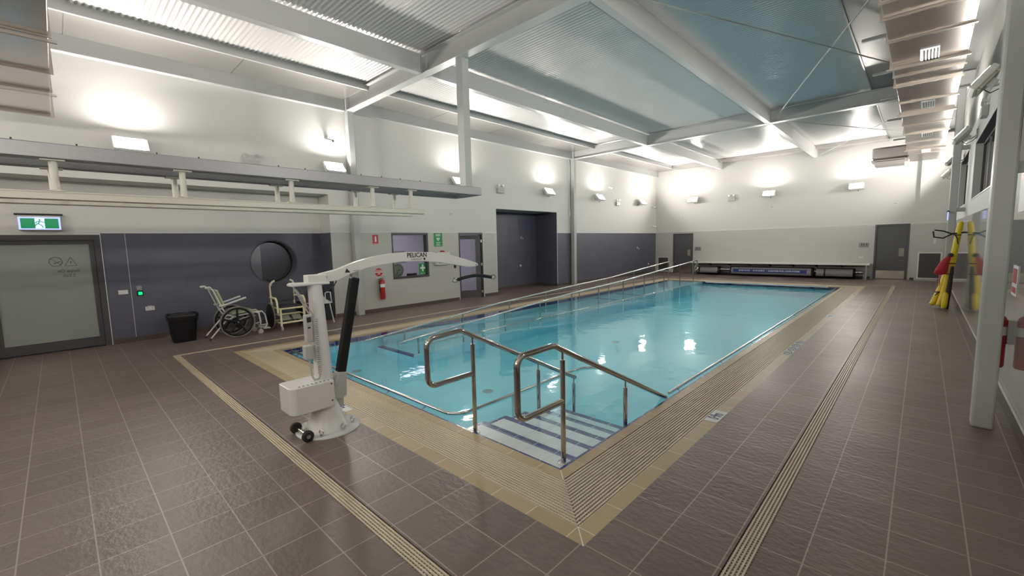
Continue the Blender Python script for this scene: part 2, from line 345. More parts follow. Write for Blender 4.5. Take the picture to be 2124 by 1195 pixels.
# floor --------------------------------------------------------------
def in_ring(x, y, o, wd): return inr(x, y, o) and not inr(x, y, (o[0]+wd, o[1]-wd, o[2]+wd, o[3]-wd))
bord = (BX0, BX1, BY0, BY1); drain = (DX0, DX1, DY0, DY1)
struct(slab('z', -0.15, 0.0, [-12.6, XREC, XL, DX0, DX0+DW, BX0, BX1, DX1-DW, DX1, XR+0.2], [YN, DY0, DY0+DW, BY0, BY1, DY1-DW, DY1, 10.92, 14.46, YF+0.2, 4.92, -2.6],
     lambda x, y: not inr(x, y, bord) and not in_ring(x, y, drain, DW), lambda x, y: 0, 'floor', ['floor']))
def ring_slab(name, o, i, z0, z1, mat):
    return slab('z', z0, z1, [o[0], i[0], i[1], o[1]], [o[2], i[2], i[3], o[3]], lambda x, y: not inr(x, y, i), lambda x, y: 0, name, [mat])
g_o = (BX0+0.13, BX1-0.13, BY0+0.13, BY1-0.13); g_i = (WX0-0.10, WX1+0.10, WY0-0.10, WY1+0.10); wat = (WX0, WX1, WY0, WY1)
o = ring_slab('floor', bord, g_o, -0.15, 0.0, 'tan'); o.name = 'trim_1'
o = ring_slab('floor', g_i, wat, -0.12, 0.0, 'tan'); o.name = 'trim_2'
# mitre joints at the near corner
mj = MB()
for (cx, cy, dx, dy) in ((BX1, BY0, -0.13, 0.13), (WX1+0.10, WY0-0.10, -0.10, 0.10)):
    L_ = math.hypot(dx, dy); ux, uy = dx/L_, dy/L_
    mj.quad((cx-uy*.004, cy+ux*.004, .0006), (cx+uy*.004, cy-ux*.004, .0006), (cx+dx+uy*.004, cy+dy-ux*.004, .0006), (cx+dx-uy*.004, cy+dy+ux*.004, .0006))
struct(mj.build('trim_3', 'trimwhite'))

# channels under the grates
def channel(name, o, wd):
    return slab('z', -0.15, -0.10, [o[0], o[0]+wd, o[1]-wd, o[1]], [o[2], o[2]+wd, o[3]-wd, o[3]], lambda x, y: in_ring(x, y, o, wd), lambda x, y: 0, name, ['channel'])
c1 = channel('floor', g_o, g_o[1]-g_i[1]); c1.name = 'floor_gutter'
c2 = channel('floor', drain, DW); c2.name = 'floor_trench'
def grate(o, wd, n, name, label, cat, frac=0.50, step=0.027, edge=0.004):
    root = empty(name, ((o[0]+o[1])/2, o[2], 0), label, cat)
    pitch = (wd-2*edge)/n
    sides = {'near': ('y', o[2], 1, o[0], o[1]), 'far': ('y', o[3], -1, o[0], o[1]), 'left': ('x', o[0], 1, o[2], o[3]), 'right': ('x', o[1], -1, o[2], o[3])}
    for nm, (ax, e, sg, a, b) in sides.items():
        m = MB()
        for k in range(n):
            d0 = edge + pitch*k + pitch*(1-frac)/2; d1 = d0 + pitch*frac
            p0, p1 = e+sg*d0, e+sg*d1
            a0, a1, b0, b1 = a+d0+.001, a+d1+.001, b-d0-.001, b-d1-.001
            def pt(t, p, z): return (t, p, z) if ax == 'y' else (p, t, z)
            vs = [pt(a0, p0, -.009), pt(b0, p0, -.009), pt(b1, p1, -.009), pt(a1, p1, -.009), pt(a0, p0, -.001), pt(b0, p0, -.001), pt(b1, p1, -.001), pt(a1, p1, -.001)]
            m._add(vs, [(0,3,2,1),(4,5,6,7),(0,1,5,4),(1,2,6,5),(2,3,7,6),(3,0,4,7)])
        t = a+wd*0.0
        while t < b:
            dd = min(t-a, b-t); ext = min(wd-edge, dd)
            if ext > 0.02:
                p0, p1 = e+sg*edge, e+sg*ext
                if ax == 'y': m.box(t, t+step*.36, p0, p1, -.02, -.0085)
                else: m.box(p0, p1, t, t+step*.36, -.02, -.0085)
            t += step
        m.build('grate_section', 'gratewhite', root)
    return root
grate(g_o, g_o[1]-g_i[1], 15, 'overflow_grate', 'wide cream slatted overflow grate running all round the pool edge', 'pool grate')
grate(drain, DW, 5, 'trench_drain_grate', 'narrow five-slat cream drain grate set in the brown deck around the pool', 'drain grate')

# pool basin ---------------------------------------------------------
PD = -0.42
def ring_wall(m, x0, x1, y0, y1, z0, z1, t=0.15):
    m.box(x0-t, x0, y0-t, y1+t, z0, z1); m.box(x1, x1+t, y0-t, y1+t, z0, z1); m.box(x0, x1, y0-t, y0, z0, z1); m.box(x0, x1, y1, y1+t, z0, z1)
m = MB(); m.box(WX0-.1, WX1+.1, WY0-.1, WY1+.1, PD-.12, PD)
m.box(WX0-.1, WX0, WY0-.1, WY1+.1, PD, -.121); m.box(WX1, WX1+.1, WY0-.1, WY1+.1, PD, -.121); m.box(WX0, WX1, WY0-.1, WY0, PD, -.121); m.box(WX0, WX1, WY1, WY1+.1, PD, -.121)
m.m = 1
for k in range(1):
    e = .002; t = .045
    m.box(WX0+e, WX0+.02, WY0+e, WY1-e, -.10, -.018); m.box(WX1-t, WX1-e, WY0+e, WY1-e, -.10, -.018); m.box(WX0+.02, WX1-t, WY0+e, WY0+t, -.10, -.018); m.box(WX0+.02, WX1-t, WY1-.02, WY1-e, -.10, -.018)
basin = struct(m.build('floor_basin', ['basin', 'cobalt']))
# water
m = MB(); m.box(WX0-.002, WX1+.002, WY0-.002, WY1+.002, PD-.05, -0.006)
tag(m.build('pool_water', 'water'), 'still turquoise water filling the rectangular pool', 'water', kind='stuff')
# steps: shallow flight in the near right corner
stepz = [-.035, -.075, -.13, -.20, -.28]; stepy = [2.98, 3.31, 3.64, 3.97, 4.30]
rt = empty('pool_steps', (-2.65, 2.7, PD), 'white tiled entry steps with dark blue nosings in the near pool corner', 'steps')
y0 = WY0+.046
for k, (z, y1) in enumerate(zip(stepz, stepy)):
    x0, x1 = -3.30, WX1-.046
    m = MB(); m.box(x0, x1, y0, y1-.075, PD+.001, z); m.build('tread', 'steptile', rt)
    m = MB(); m.box(x0, x1, y1-.075, y1, PD+.001, z+.0005); m.box(x0, x0+.045, y0, y1-.076, z, z+.001); m.build('nosing', 'cobalt', rt)
    y0 = y1
# ramp along the left side
rp = empty('pool_ramp', (-7.7, 12, PD), 'long tiled access ramp under water between the two ramp handrails', 'ramp')
m = MB(); poly = [(4.55, PD+.001), (4.55, -.30), (7.0, -.27), (8.5, -.27), (13.0, -.16), (14.5, -.16), (19.25, -.03), (19.25, PD+.001)]
m.prism(poly, 'x', WX0+.047, -6.98); m.build('ramp_slab', 'basin', rp)
for a_, b_, c_, d_ in ((4.56, 4.70, -.30, -.292), (13.0, 13.08, -.161, -.157), (14.5, 14.58, -.161, -.155)): m = MB(); m.box(WX0+.047, -6.98, a_, b_, c_, d_); m.build('warning_strip', 'cobalt', rp)
m = MB(); m.prism([(4.55, PD+.001), (4.55, -.24), (19.25, -.01), (19.25, PD+.001)], 'x', -6.98, -6.86); m.build('kerb', 'basin', rp)
for i, (x, y) in enumerate(((-4.75, 4.4), (-4.9, 8.5), (-7.4, 3.6))):
    m = MB(); m.lathe((x, y, PD), [(.085, .001), (.085, .006), (.07, .008), (.07, .004), (.0, .004)], 24)
    tag(m.build('floor_inlet', 'greyplastic'), ['round inlet cover on the pool floor nearest the steps', 'round inlet cover on the pool floor at mid length', 'round inlet cover on the pool floor beside the ramp end'][i], 'pool inlet', 'inlet covers on the pool floor')

# walls ---------------------------------------------------------------
rings = [YN-.2, YF+.2]
def lw_solid(y, z): return not (inr(y, z, ALC) or inr(y, z, WIN) or inr(y, z, DOOR) or inr(y, z, REC))
def lw_mat(y, z): return 0 if z > ZT else (2 if y > 14.46 else 1)
slab('x', XL-.2, XL, [YN-.2, REC[0], REC[1], WIN[0], WIN[1], DOOR[0], DOOR[1], ALC[0], ALC[1], YF+.2], [0, WIN[2], ZT-.001, ZT, RECT, 3.09, 6.0], lw_solid, lw_mat, 'wall_left', ['white', 'wtile', 'btile'])
# recess: back wall with round opening, returns, soffit
RC = (3.74, 1.52, 0.52)
def circ_wall():
    m = MB(); n = 48; cy, cz, r = RC; sq = 0.7
    def sqp(a):
        c, s_ = math.cos(a), math.sin(a); k = sq/max(abs(c), abs(s_)); return (cy+c*k, cz+s_*k)
    for i in range(n):
        a0, a1 = 2*PI*i/n, 2*PI*(i+1)/n; p0, p1 = sqp(a0), sqp(a1); q0 = (cy+r*math.cos(a0), cz+r*math.sin(a0)); q1 = (cy+r*math.cos(a1), cz+r*math.sin(a1))
        m.m = 0
        m.quad((XREC, *p0), (XREC, *p1), (XREC, *q1), (XREC, *q0)); m.m = 1; m.quad((XREC, *q0), (XREC, *q1), (XREC-.34, *q1), (XREC-.34, *q0))
    return m.build('wall_recess', ['btile', 'gasket'], origin=(0, 0, 0))
wr = struct(circ_wall()); wr.name = 'wall_left_round_opening'
sqr = (RC[0]-.7, RC[0]+.7, RC[1]-.7, RC[1]+.7); DRF = (-2.4, 0.62, 0.0, 2.20)
slab('x', XREC-.2, XREC, [-2.6, DRF[0], DRF[1], sqr[0], sqr[1], 4.92], [0, 2.20, sqr[2], sqr[3], ZT, RECT], lambda y, z: not (inr(y, z, sqr) or inr(y, z, DRF)), lambda y, z: 1 if z > ZT or y < .6 else 0, 'wall_left_recess', ['btile', 'white'])
m = MB(); m.m = 0; m.box(XREC-.2, XL-.201, 4.92, 5.1, 0, ZT); m.m = 1; m.box(XREC-.2, XL-.201, 4.92, 5.1, ZT, RECT); m.box(XREC-.2, XL-.201, -2.8, 5.1, RECT, RECT+.15); m.box(XREC-.2, XL-.201, -2.8, -2.6, 0, RECT)
m.m = 0; m.box(XL-.201, XL-.0, 4.915, 4.921, 0, ZT)
struct(m.build('wall_recess_return', ['btile_x', 'white'])).name = 'wall_left_recess_return'
# alcove
m = MB(); m.m = 0; m.box(-12.45, -12.25, 10.72, 14.66, 0, 3.09); m.m = 1
m.box(-12.25, XL-.201, 14.46, 14.66, 0, 3.09); m.box(-12.25, XL-.201, 10.72, 10.92, 0, 3.09); m.box(XL-.201, XL-.002, 14.455, 14.461, 0, 3.09); m.box(XL-.201, XL-.002, 10.919, 10.925, 0, 3.09)
m.m = 2; m.box(-12.45, XL-.201, 10.72, 14.66, 3.09, 3.2); m.box(XL-.2, XL-.001, 10.92, 14.46, 3.08, 3.092)
struct(m.build('wall_alcove', ['btile', 'btile_x', 'steel_paint'])).name = 'wall_left_alcove'
# far wall with two doors, return pier on the right
D1 = (-10.08, -8.98, 0, 2.16); D2 = (-1.46, -0.38, 0, 2.27)
slab('y', YF, YF+.2, [XL-.2, D1[0], D1[1], D2[0], D2[1], XR+.2], [0, D1[3], D2[3], ZT, 6.0], lambda x, z: not (inr(x, z, D1) or inr(x, z, D2)), lambda x, z: 0 if z > ZT else 1, 'wall_far', ['white', 'wtile_far'])
m = MB(); m.m = 0; m.box(-0.17, XR, 23.38, YF-.001, ZT, 5.60); m.m = 1; m.box(-0.17, XR, 23.38, YF-.001, 0, ZT); struct(m.build('wall_far_pier', ['white', 'wtile_far']))
# right wall with high windows
W1 = (9.3, 13.8, 2.56, 3.75); W2 = (15.75, 19.0, 2.56, 3.9); W0 = (4.6, 7.35, 2.56, 3.75)
slab('x', XR, XR+.25, [YN-.2, W0[0], W0[1], W1[0], W1[1], W2[0], W2[1], YF+.2], [0, ZT, W1[2], W1[3], W2[3], 6.0], lambda y, z: not (inr(y, z, W1) or inr(y, z, W2) or inr(y, z, W0)), lambda y, z: 0 if z > ZT else 1, 'wall_right', ['white', 'gtile'])
slab('y', YN-.2, YN, [XL-.2, XR+.2], [0, ZT, 6.0], lambda x, z: True, lambda x, z: 0 if z > ZT else 1, 'wall_near', ['white', 'wtile_far'])
# trims and skirtings
m = MB()
for a, b in ((REC[1]+.0, WIN[0]-.05), (WIN[1]+.05, DOOR[0]-.05), (DOOR[1]+.05, ALC[0]), (ALC[1], 23.69)): m.box(XL, XL+.012, a, b, ZT, ZT+.02)
m.box(XREC, XREC+.012, .66, 4.915, ZT, ZT+.02); m.box(XREC, XREC+.002, .99, .996, .1, ZT)
struct(m.build('trim_4', 'trimwhite'))
m = MB(); m.box(XL+.013, -.18, YF-.012, YF, ZT+.04, ZT+.062); m.box(-.17, XR, 23.366, 23.38, ZT+.04, ZT+.062); struct(m.build('trim_5', 'trimwhite'))
m = MB()
for a, b in ((4.93, 9.12), (10.28, 10.92), (14.46, 23.69)): m.box(XL, XL+.012, a, b, 0, .10)
m.box(XREC, XREC+.012, .66, 4.915, 0, .10); m.box(-12.249, -12.237, 10.93, 14.45, 0, .10); m.box(-12.2, XL, 14.443, 14.454, 0, .1)
struct(m.build('baseboard_left', 'skirt'))
m = MB(); m.box(-8.9, -1.54, YF-.012, YF, 0, .09); m.box(-11.08, -10.14, YF-.012, YF, 0, .09); m.box(-.3, -.18, YF-.012, YF, 0, .09); struct(m.build('baseboard_far', 'skirt'))
m = MB(); m.box(XR-.014, XR, -4.5, 23.36, 0, .13); m.m = 1; m.box(XR-.008, XR, -4.5, 23.36, .131, .137); struct(m.build('baseboard_right', ['skirt', 'trimwhite']))
m = MB(); m.box(XREC+.002, XREC+.016, .615, .632, 0, ZT); m.box(XL-.001, XL+.008, ALC[0]-.02, ALC[0], 0, 3.09); m.box(XL-.001, XL+.008, ALC[1], ALC[1]+.02, 0, ZT); struct(m.build('trim_6', 'trimwhite'))

# windows in the right wall
def high_window(i, W, panes, label):
    y0, y1, z0, z1 = W; m = MB()
    t = .05
    m.box(XR+.12, XR+.17, y0, y1, z0, z0+t); m.box(XR+.12, XR+.17, y0, y1, z1-t, z1); m.box(XR+.12, XR+.17, y0, y0+t, z0, z1); m.box(XR+.12, XR+.17, y1-t, y1, z0, z1)
    o = m.build('window_%d' % i, 'framegrey'); struct(o)
    for k in range(panes):
        a = y0+t+(y1-y0-2*t)*k/panes; b = y0+t+(y1-y0-2*t)*(k+1)/panes
        m = MB(); m.box(XR+.14, XR+.155, a+.012, b-.012, z0+t, z1-t); m.build('pane', 'glassdark', o)
        if k: m = MB(); m.box(XR+.125, XR+.165, a-.012, a+.012, z0+t, z1-t); m.build('mullion', 'galv', o)
    m = MB(); m.box(XR-.012, XR+.12, y0-.01, y1+.01, z0-.02, z0+.002); m.build('sill', 'trimwhite', o)
    m = MB(); m.box(XR+.0, XR+.12, y0+.002, y1-.002, z1-.008, z1-.0005); m.build('head_lining', 'gasket', o)
    m = MB(); m.box(XR+.17, XR+.24, y0, y1, z0, z1); m.build('dark_room_behind', 'black', o)
high_window(1, W1, 4, ''); high_window(2, W2, 3, ''); high_window(3, W0, 2, '')

# ceiling ---------------------------------------------------------------
def corrugated(x0, x1, y0, y1, name):
    pitch, amp, k = 0.085, 0.008, 6
    n = int((y1-y0)/pitch*k); vs = []; fs = []
    prof = [0, .12, .75, 1, .75, .12]
    for i in range(n+1):
        y = y0+(y1-y0)*i/n; z = ZC - amp*2*prof[i % k]
        vs += [(x0, y, z), (x1, y, z)]
    for i in range(n): fs.append((2*i, 2*i+1, 2*i+3, 2*i+2))
    me = bpy.data.meshes.new(name); me.from_pydata(vs, [], fs); me.materials.append(MT['ceil'])
    for p in me.polygons: p.use_smooth = True
    o = bpy.data.objects.new(name, me); COL.objects.link(o); ORG[o.name] = (0, 0, 0); return struct(o)
corrugated(-9.95, -1.2, YN, 23.05, 'ceiling')
m = MB(); m.box(XL-.2, XR+.25, YN-.2, YF+.2, 5.95, 6.05); struct(m.build('roof_deck', 'steel_paint')).name = 'ceiling_deck'
GL = 5.62
m = MB()
ys = [YN]
for a, b in ((YN, 5.44), (5.66, 15.39), (15.61, YF)):
    m.box(XL, -9.96, a, b, GL+.012, GL+.05); n_ = max(1, round((b-a)/2.45))
    for k in range(n_): m.box(XL, -9.96, a+(b-a)*k/n_+.006, a+(b-a)*(k+1)/n_-.006, GL, GL+.02)
struct(m.build('ceiling_left_gutter', 'lining'))
m = MB(); m.box(-9.96, -9.93, YN, YF, GL-.015, ZC+.02); m.box(-9.96, -9.90, YN, 23.05, GL-.02, GL+.0); struct(m.build('ceiling_gutter_edge', 'steel_paint'))
m = MB(); m.box(-1.2, XR, YN, YF, 5.72, 5.76); m.box(-1.22, -1.19, YN, 23.05, 5.70, 5.80); struct(m.build('ceiling_right_gutter', 'lining_shaded'))
m = MB(); m.box(-9.93, -1.2, 23.05, YF, GL, GL+.04); m.box(-9.93, -1.2, 23.04, 23.07, GL-.015, ZC+.02); struct(m.build('ceiling_far_gutter', 'lining'))

# steel frame -----------------------------------------------------------
def ibeam(m, axis, c, a, b, z0, z1, w=.2, tf=.014, tw=.012):
    if axis == 'x':
        m.box(a, b, c-w/2, c+w/2, z0, z0+tf); m.box(a, b, c-w/2, c+w/2, z1-tf, z1); m.box(a, b, c-tw/2, c+tw/2, z0+tf, z1-tf)
    else:
        m.box(c-w/2, c+w/2, a, b, z0, z0+tf); m.box(c-w/2, c+w/2, a, b, z1-tf, z1); m.box(c-tw/2, c+tw/2, a, b, z0+tf, z1-tf)
    return m
def purlin_c(m, x, a, b, z0, z1):
    m.box(x-.075, x+.075, a, b, z0, z0+.012); m.box(x-.075, x+.075, a, b, z1-.012, z1); m.box(x-.075, x-.066, a, b, z0, z1) ; m.box(x+.063, x+.072, a, b, z0+.012, z1-.012)
RB, RT_ = 5.33, 5.70
def endplate(m, x, y, s):
    m.box(x-.085, x+.085, y, y+.012*s, RB-.01, RT_); 
for i, yc in enumerate((5.55, 15.5)):
    m = MB(); ibeam(m, 'x', yc, XL+.21, XR-.02, RB, RT_, .2)
    for x in (-7.65, -3.65): m.prism([(x-.16, RT_-.02), (x+.16, RT_-.02), (x+.09, RB+.02), (x-.09, RB+.02)], 'y', yc-.006-.02, yc-.006)
    rf = m.build('roof_rafter', 'steel_white')
    m = MB(); m.box(XL+.04, XL+.21, yc-.1, yc+.1, RB-.02, RT_); m.build('end_plate', 'steel_white', rf)
    tag(rf, ['white steel rafter crossing the roof nearest the camera, meeting the hoist post', 'white steel rafter crossing the roof further down the pool'][i], 'roof beam', 'main roof rafters'); rf['kind'] = 'thing'
bays = [(YN, 5.45), (5.65, 15.4), (15.6, YF)]
lab = [[None, 'near roof beam on the left, ending at the first rafter', 'long roof beam over the left pool edge between the two rafters', 'far left roof beam ending at the end wall'],
       [None, 'near right roof beam behind the first rafter, mostly out of view', 'broad roof beam over the middle of the pool with a bracing rod at its end', 'far right roof beam ending at the end wall']]
for j, x in enumerate((-7.65, -3.65)):
    for i, (a, b) in enumerate(bays):
        if j == 1 and i == 0: a = 1.5
        m = MB(); purlin_c(m, x, a+.02, b-.02, RB+.0, RT_)
        o = m.build('roof_beam', 'steel_white')
        m = MB(); endplate(m, x, b, -1) if b < YF else m.box(x-.085, x+.085, b-.015, b, RB-.01, RT_); m.build('end_plate', 'steel_white', o)
        if a > 0: m = MB(); endplate(m, x, a, 1); m.build('end_plate', 'steel_white', o)
        tag(o, lab[j][i+1], 'roof beam', 'lengthwise roof beams')
for i, (a, b) in enumerate(((YN, 5.44), (5.66, 15.39), (15.61, YF))):
    m = MB(); m.box(XL+.10, XL+.112, a, b, RB+.012, GL); m.box(XL, XL+.14, a, b, RB, RB+.012)
    o = m.build('eaves_beam', 'steel_white'); tag(o, ['eaves beam along the top of the left wall above the hoist frame', 'eaves beam along the top of the left wall between the columns', 'eaves beam along the top of the left wall near the far corner'][i], 'roof beam', 'eaves beams on the left wall')
# bracing rods
for i, (p, q) in enumerate((((-3.48, 5.80, 5.44), (.45, 15.4, 5.50)), ((-3.45, 15.38, 5.44), (.55, 5.8, 5.52)), ((-3.45, 15.75, 5.44), (.45, 23.4, 5.5)), ((-3.4, 23.5, 5.44), (.5, 15.8, 5.52)))):
    m = MB(); m.cyl(p, q, .013, seg=8); o = m.build('bracing_rod', 'steel_paint')
    m = MB(); m.obox(Vector(p)+Vector((-.04, 0, 0)), (1, 0, 0), (0, 1, 0), (0, 0, 1), .12, .10, .02); m.build('gusset_plate', 'steel_white', o)
    tag(o, ['diagonal roof bracing rod starting at the near rafter beside the broad beam', 'diagonal roof bracing rod rising from the far rafter to the near right corner', 'thin bracing rod in the far roof bay running to the right wall', 'thin bracing rod in the far roof bay starting at the end wall'][i], 'bracing rod', 'roof bracing rods')
# columns
def rhs(m, x0, x1, y0, y1, z0, z1): m.box(x0, x1, y0, y1, z0, z1)
for i, (x0, x1, y0, y1, lb) in enumerate(((XL+.03, XL+.21, 5.46, 5.64, 'square steel column on the left wall behind the lift arm'), (XL+.03, XL+.21, 15.41, 15.59, 'square steel column on the left wall between the blue tiled panels'),
        (.43, .58, 5.88, 6.05, 'large square steel column at the right edge nearest the camera'), (.43, .58, 15.42, 15.58, 'square steel column by the right wall behind the yellow rescue tubes'))):
    m = MB(); rhs(m, x0, x1, y0, y1, 0.0, RB-.001 if i < 2 else RB-.001); o = m.build('steel_column', 'steel_paint', bevel=.018)
    if i >= 2:
        for z in (2.42, 3.92):
            m = MB(); m.box(x1+.001, XR-.001, (y0+y1)/2-.04, (y0+y1)/2+.04, z-.05, z+.05); m.build('wall_tie', 'steel_paint', o)
    else:
        m = MB(); m.box(XL+.001, x0-.001, y0+.04, y1-.04, 2.4, 2.5); m.build('wall_tie', 'steel_paint', o)
    tag(o, lb, 'column', 'steel columns')
m = MB(); m.tube([(XL+.025, 15.34, 5.3), (XL+.025, 15.34, 3.2)], .014, 8); m.box(XL, XL+.05, 15.29, 15.39, 2.95, 3.2)
tag(m.build('wall_conduit', 'plasticwhite'), 'thin white conduit and box beside the middle left column', 'conduit')

# hoist frame -----------------------------------------------------------
hf = empty('hoist_support_frame', (-6.75, 5.6, 2.80), 'grey galvanised rectangular beam frame carrying the ceiling hoist tracks', 'beam frame')
for x0, x1 in ((-6.52, -6.36), (-7.16, -7.00)):
    m = MB(); m.box(x0, x1, YN+.01, 5.88, 2.80, 2.95); m.build('beam', 'galv', hf, bevel=.008)
m = MB(); m.box(-6.999, -6.521, 5.70, 5.88, 2.80, 2.95); m.build('end_beam', 'galv', hf)
m = MB(); m.box(-6.60, -6.42, 5.53, 5.69, 2.955, RB-.002); m.box(-6.62, -6.40, 5.46, 5.70, 2.948, 2.962); m.build('hanger_post', 'steel_paint', hf)
for y in (-.2, .25, .9, 1.3, 2.2, 2.55, 3.4, 3.75, 4.1, 4.5):
    for x in (-6.44, -7.08): m = MB(); m.cyl((x, y, 2.951), (x, y, 2.98), .008, seg=6); m.build('bolt', 'print', hf)
for i, x in enumerate((-6.45, -7.08)):
    yend = (4.55, 4.72)[i]
    tr = empty('hoist_track', (x, yend, 2.39), ['front cream patient hoist rail hanging below the grey frame', 'rear cream patient hoist rail hanging below the grey frame'][i], 'hoist rail', 'ceiling hoist rails')
    m = MB(); m.box(x-.04, x+.04, YN+.02, yend, 2.40, 2.475); m.box(x-.045, x+.045, YN+.02, yend, 2.465, 2.48); m.box(x-.012, x+.012, YN+.02, yend-.001, 2.392, 2.40); m.build('rail', 'cream', tr, bevel=.004)
    for y in ((.06, 1.12, 2.35, 3.58, 4.3) if i == 0 else (.05, 1.14, 2.37, 3.61, 4.36)):
        m = MB(); m.cyl((x, y, 2.495), (x, y, 2.786), .033, seg=14); h = m.build('hanger_tube', 'cream', tr)
        m = MB(); m.box(x-.06, x+.06, y-.09, y+.09, 2.785, 2.799); m.build('flange', 'cream', h); m = MB(); m.box(x-.05, x+.05, y-.07, y+.07, 2.482, 2.494); m.build('flange', 'cream', h)

# ducts ------------------------------------------------------------------
def duct(name, x0, x1, y0, y1, z0, z1, axis, joints, label, extra=None):
    root = empty(name, ((x0+x1)/2, y0, z0), label, 'air duct')
    cuts = [(x0, x1)[0] if axis == 'x' else y0] + joints + [x1 if axis == 'x' else y1]
    for a, b in zip(cuts[:-1], cuts[1:]):
        m = MB()
        if axis == 'y': m.box(x0, x1, a+.014, b-.014, z0, z1)
        else: m.box(a+.014, b-.014, y0, y1, z0, z1)
        m.build('duct_section', 'duct', root, bevel=.006)
    for k, j in enumerate(joints):
        m = MB(); e = .022 if k % 2 == 0 else .034
        if axis == 'y':
            m.box(x0-e, x1+.02, j-.013, j+.013, z0-e*.9, z0-.001); m.box(x0-e, x0-.001, j-.013, j+.013, z0, z1); m.box(x0, x1, j-.013, j+.013, z0, z1)
            if k % 4 == 1: m.box(x0-.07, x1+.03, j-.05, j-.015, z0-.055, z0-.03)
            for t in (.25, .6): m.box(x0+(x1-x0)*t-.03, x0+(x1-x0)*t+.03, j-.018, j+.018, z0-e*.9-.006, z0-e*.9+.01)
        else:
            m.box(j-.013, j+.013, y0, y1+e, z0-e*.9, z0-.001); m.box(j-.013, j+.013, y1+.001, y1+e, z0, z1); m.box(j-.013, j+.013, y0, y1, z0, z1)
            if k % 2 == 0: m.box(j-.05, j-.015, y0, y1+.06, z0-.055, z0-.03)
        m.build('flange', 'duct_flange', root)
    return root
JR = [4.2, 5.3, 6.3, 6.75, 7.60, 8.75, 9.30, 9.90, 11.2, 12.3, 13.5, 14.7, 16.1, 17.4, 18.4]
DZ0 = 4.30
dr = duct('air_duct', -.46, .31, 3.0, 20.4, DZ0, 4.85, 'y', JR, 'long jointed stainless air duct running above the right side of the pool')
for y in (8.48, 11.66, 15.14, 18.0):
    m = MB(); m.box(-.16, .03, y-.30, y+.30, DZ0-.012, DZ0-.001); g = m.build('air_grille', 'printwhite', dr)
    m = MB()
    for k in range(5): m.box(-.13+.033*k, -.112+.033*k, y-.24, y+.24, DZ0-.014, DZ0-.0121)
    m.build('slot', 'print', g)
m = MB(); m.box(-1.42, -.461, 19.6, 20.38, DZ0+.08, 4.80); m.build('elbow', 'duct', dr, bevel=.06)
m = MB(); m.box(-1.34, -.58, 19.66, 20.32, DZ0-.10, DZ0+.03); m.box(-1.43, -.5, 19.58, 20.40, DZ0+.04, DZ0+.075); m.build('outlet_spigot', 'duct', dr)
for i, y in enumerate((9.0, 11.0, 13.05, 15.6, 18.9)):
    m = MB(); m.box(-.86, .28, y-.03, y+.03, 4.852, 4.89)
    tag(m.build('duct_support_bar', 'steel_paint'), ['first support bar on top of the long duct counting from the camera', 'second support bar on top of the long duct', 'third support bar on top of the long duct', 'fourth support bar on top of the long duct', 'last support bar on top of the long duct near its outlet'][i], 'support bar', 'duct support bars')
duct('cross_air_duct', -10.34, -3.2, -.75, .15, 4.10, 4.60, 'x', [-8.93, -7.97, -6.70, -5.4, -4.2], 'short end of a bronze-looking stainless duct hanging at the top left corner')
m = MB(); m.box(-10.36, -10.34, -.78, .19, 4.05, 4.62)
m.build('end_flange', 'duct_flange', [c for c in bpy.data.objects if c.name == 'cross_air_duct'][0])

# wall floodlights ----------------------------------------------------------
def make_flood():
    r = empty('wall_floodlight', (0, 0, 0), '', 'wall light')
    # local: wall in the plane x=0, room towards +x ; lens looks up and out
    th = math.radians(39); n = Vector((math.cos(th), 0, math.sin(th))); u = Vector((-math.sin(th), 0, math.cos(th)))
    c = Vector((.27, 0, 0))
    m = MB(); m.obox(c-n*.045, (0, 1, 0), u, n, .52, .34, .07); m.build('housing', 'plasticwhite', r, bevel=.01)
    m = MB(); m.obox(c-n*.083, (0, 1, 0), u, n, .50, .32, .006)
    for k in range(6): m.obox(c-n*.10+Vector((0, -.20+.08*k, 0)), (0, 1, 0), u, n, .012, .30, .03)
    for k in (-1, 1): m.obox(c-n*.10+u*.12*k, (0, 1, 0), u, n, .46, .012, .03)
    m.build('heat_sink', 'cream', r)
    m = MB(); m.obox(c-n*.15, (0, 1, 0), u, n, .22, .12, .07); m.build('driver_box', 'plasticwhite', r)
    m = MB(); m.obox(c-n*.002, (0, 1, 0), u, n, .44, .26, .012); m.build('lens', 'whiteglow', r)
    m = MB(); m.obox(c-n*.006, (0, 1, 0), u, n, .51, .33, .010); m.build('bezel', 'greyplastic', r)
    m = MB(); m.box(0, .015, -.07, .07, -.12, .06); m.tube([(0.01, 0, -.06), (.10, 0, -.12), (.20, 0, -.11)], .014, 8); m.build('bracket', 'plasticwhite', r)
    m = MB(); m.tube([(0.012, .05, -.10), (.06, .07, -.17), (.16, .07, -.22), (.22, .05, -.16)], .007, 6); m.build('cable', 'rubber', r)
    return r
LZ = 3.87
spots = []  # includes unseen floodlights added out of view to light the hall
for y, lb in ((1.15, 'floodlight on the left wall above the frosted door, over the beam frame'), (5.03, 'floodlight on the left wall just left of the first column'), (9.1, 'floodlight on the left wall beside the hanging hoist post'),
              (13.7, 'floodlight on the left wall above the dark alcove'), (17.44, 'floodlight on the left wall just beyond the middle column'), (21.6, 'floodlight on the left wall nearest the far corner'), (-2.9, 'unseen floodlight added on the left wall behind the camera')):
    spots.append((XL, y, LZ, 0, lb))
for x, lb in ((-8.95, 'floodlight on the end wall nearest the left corner'), (-5.4, 'floodlight in the middle of the end wall'), (-2.15, 'floodlight on the end wall below the duct outlet')): spots.append((x, YF, 3.92, -PI/2, lb))
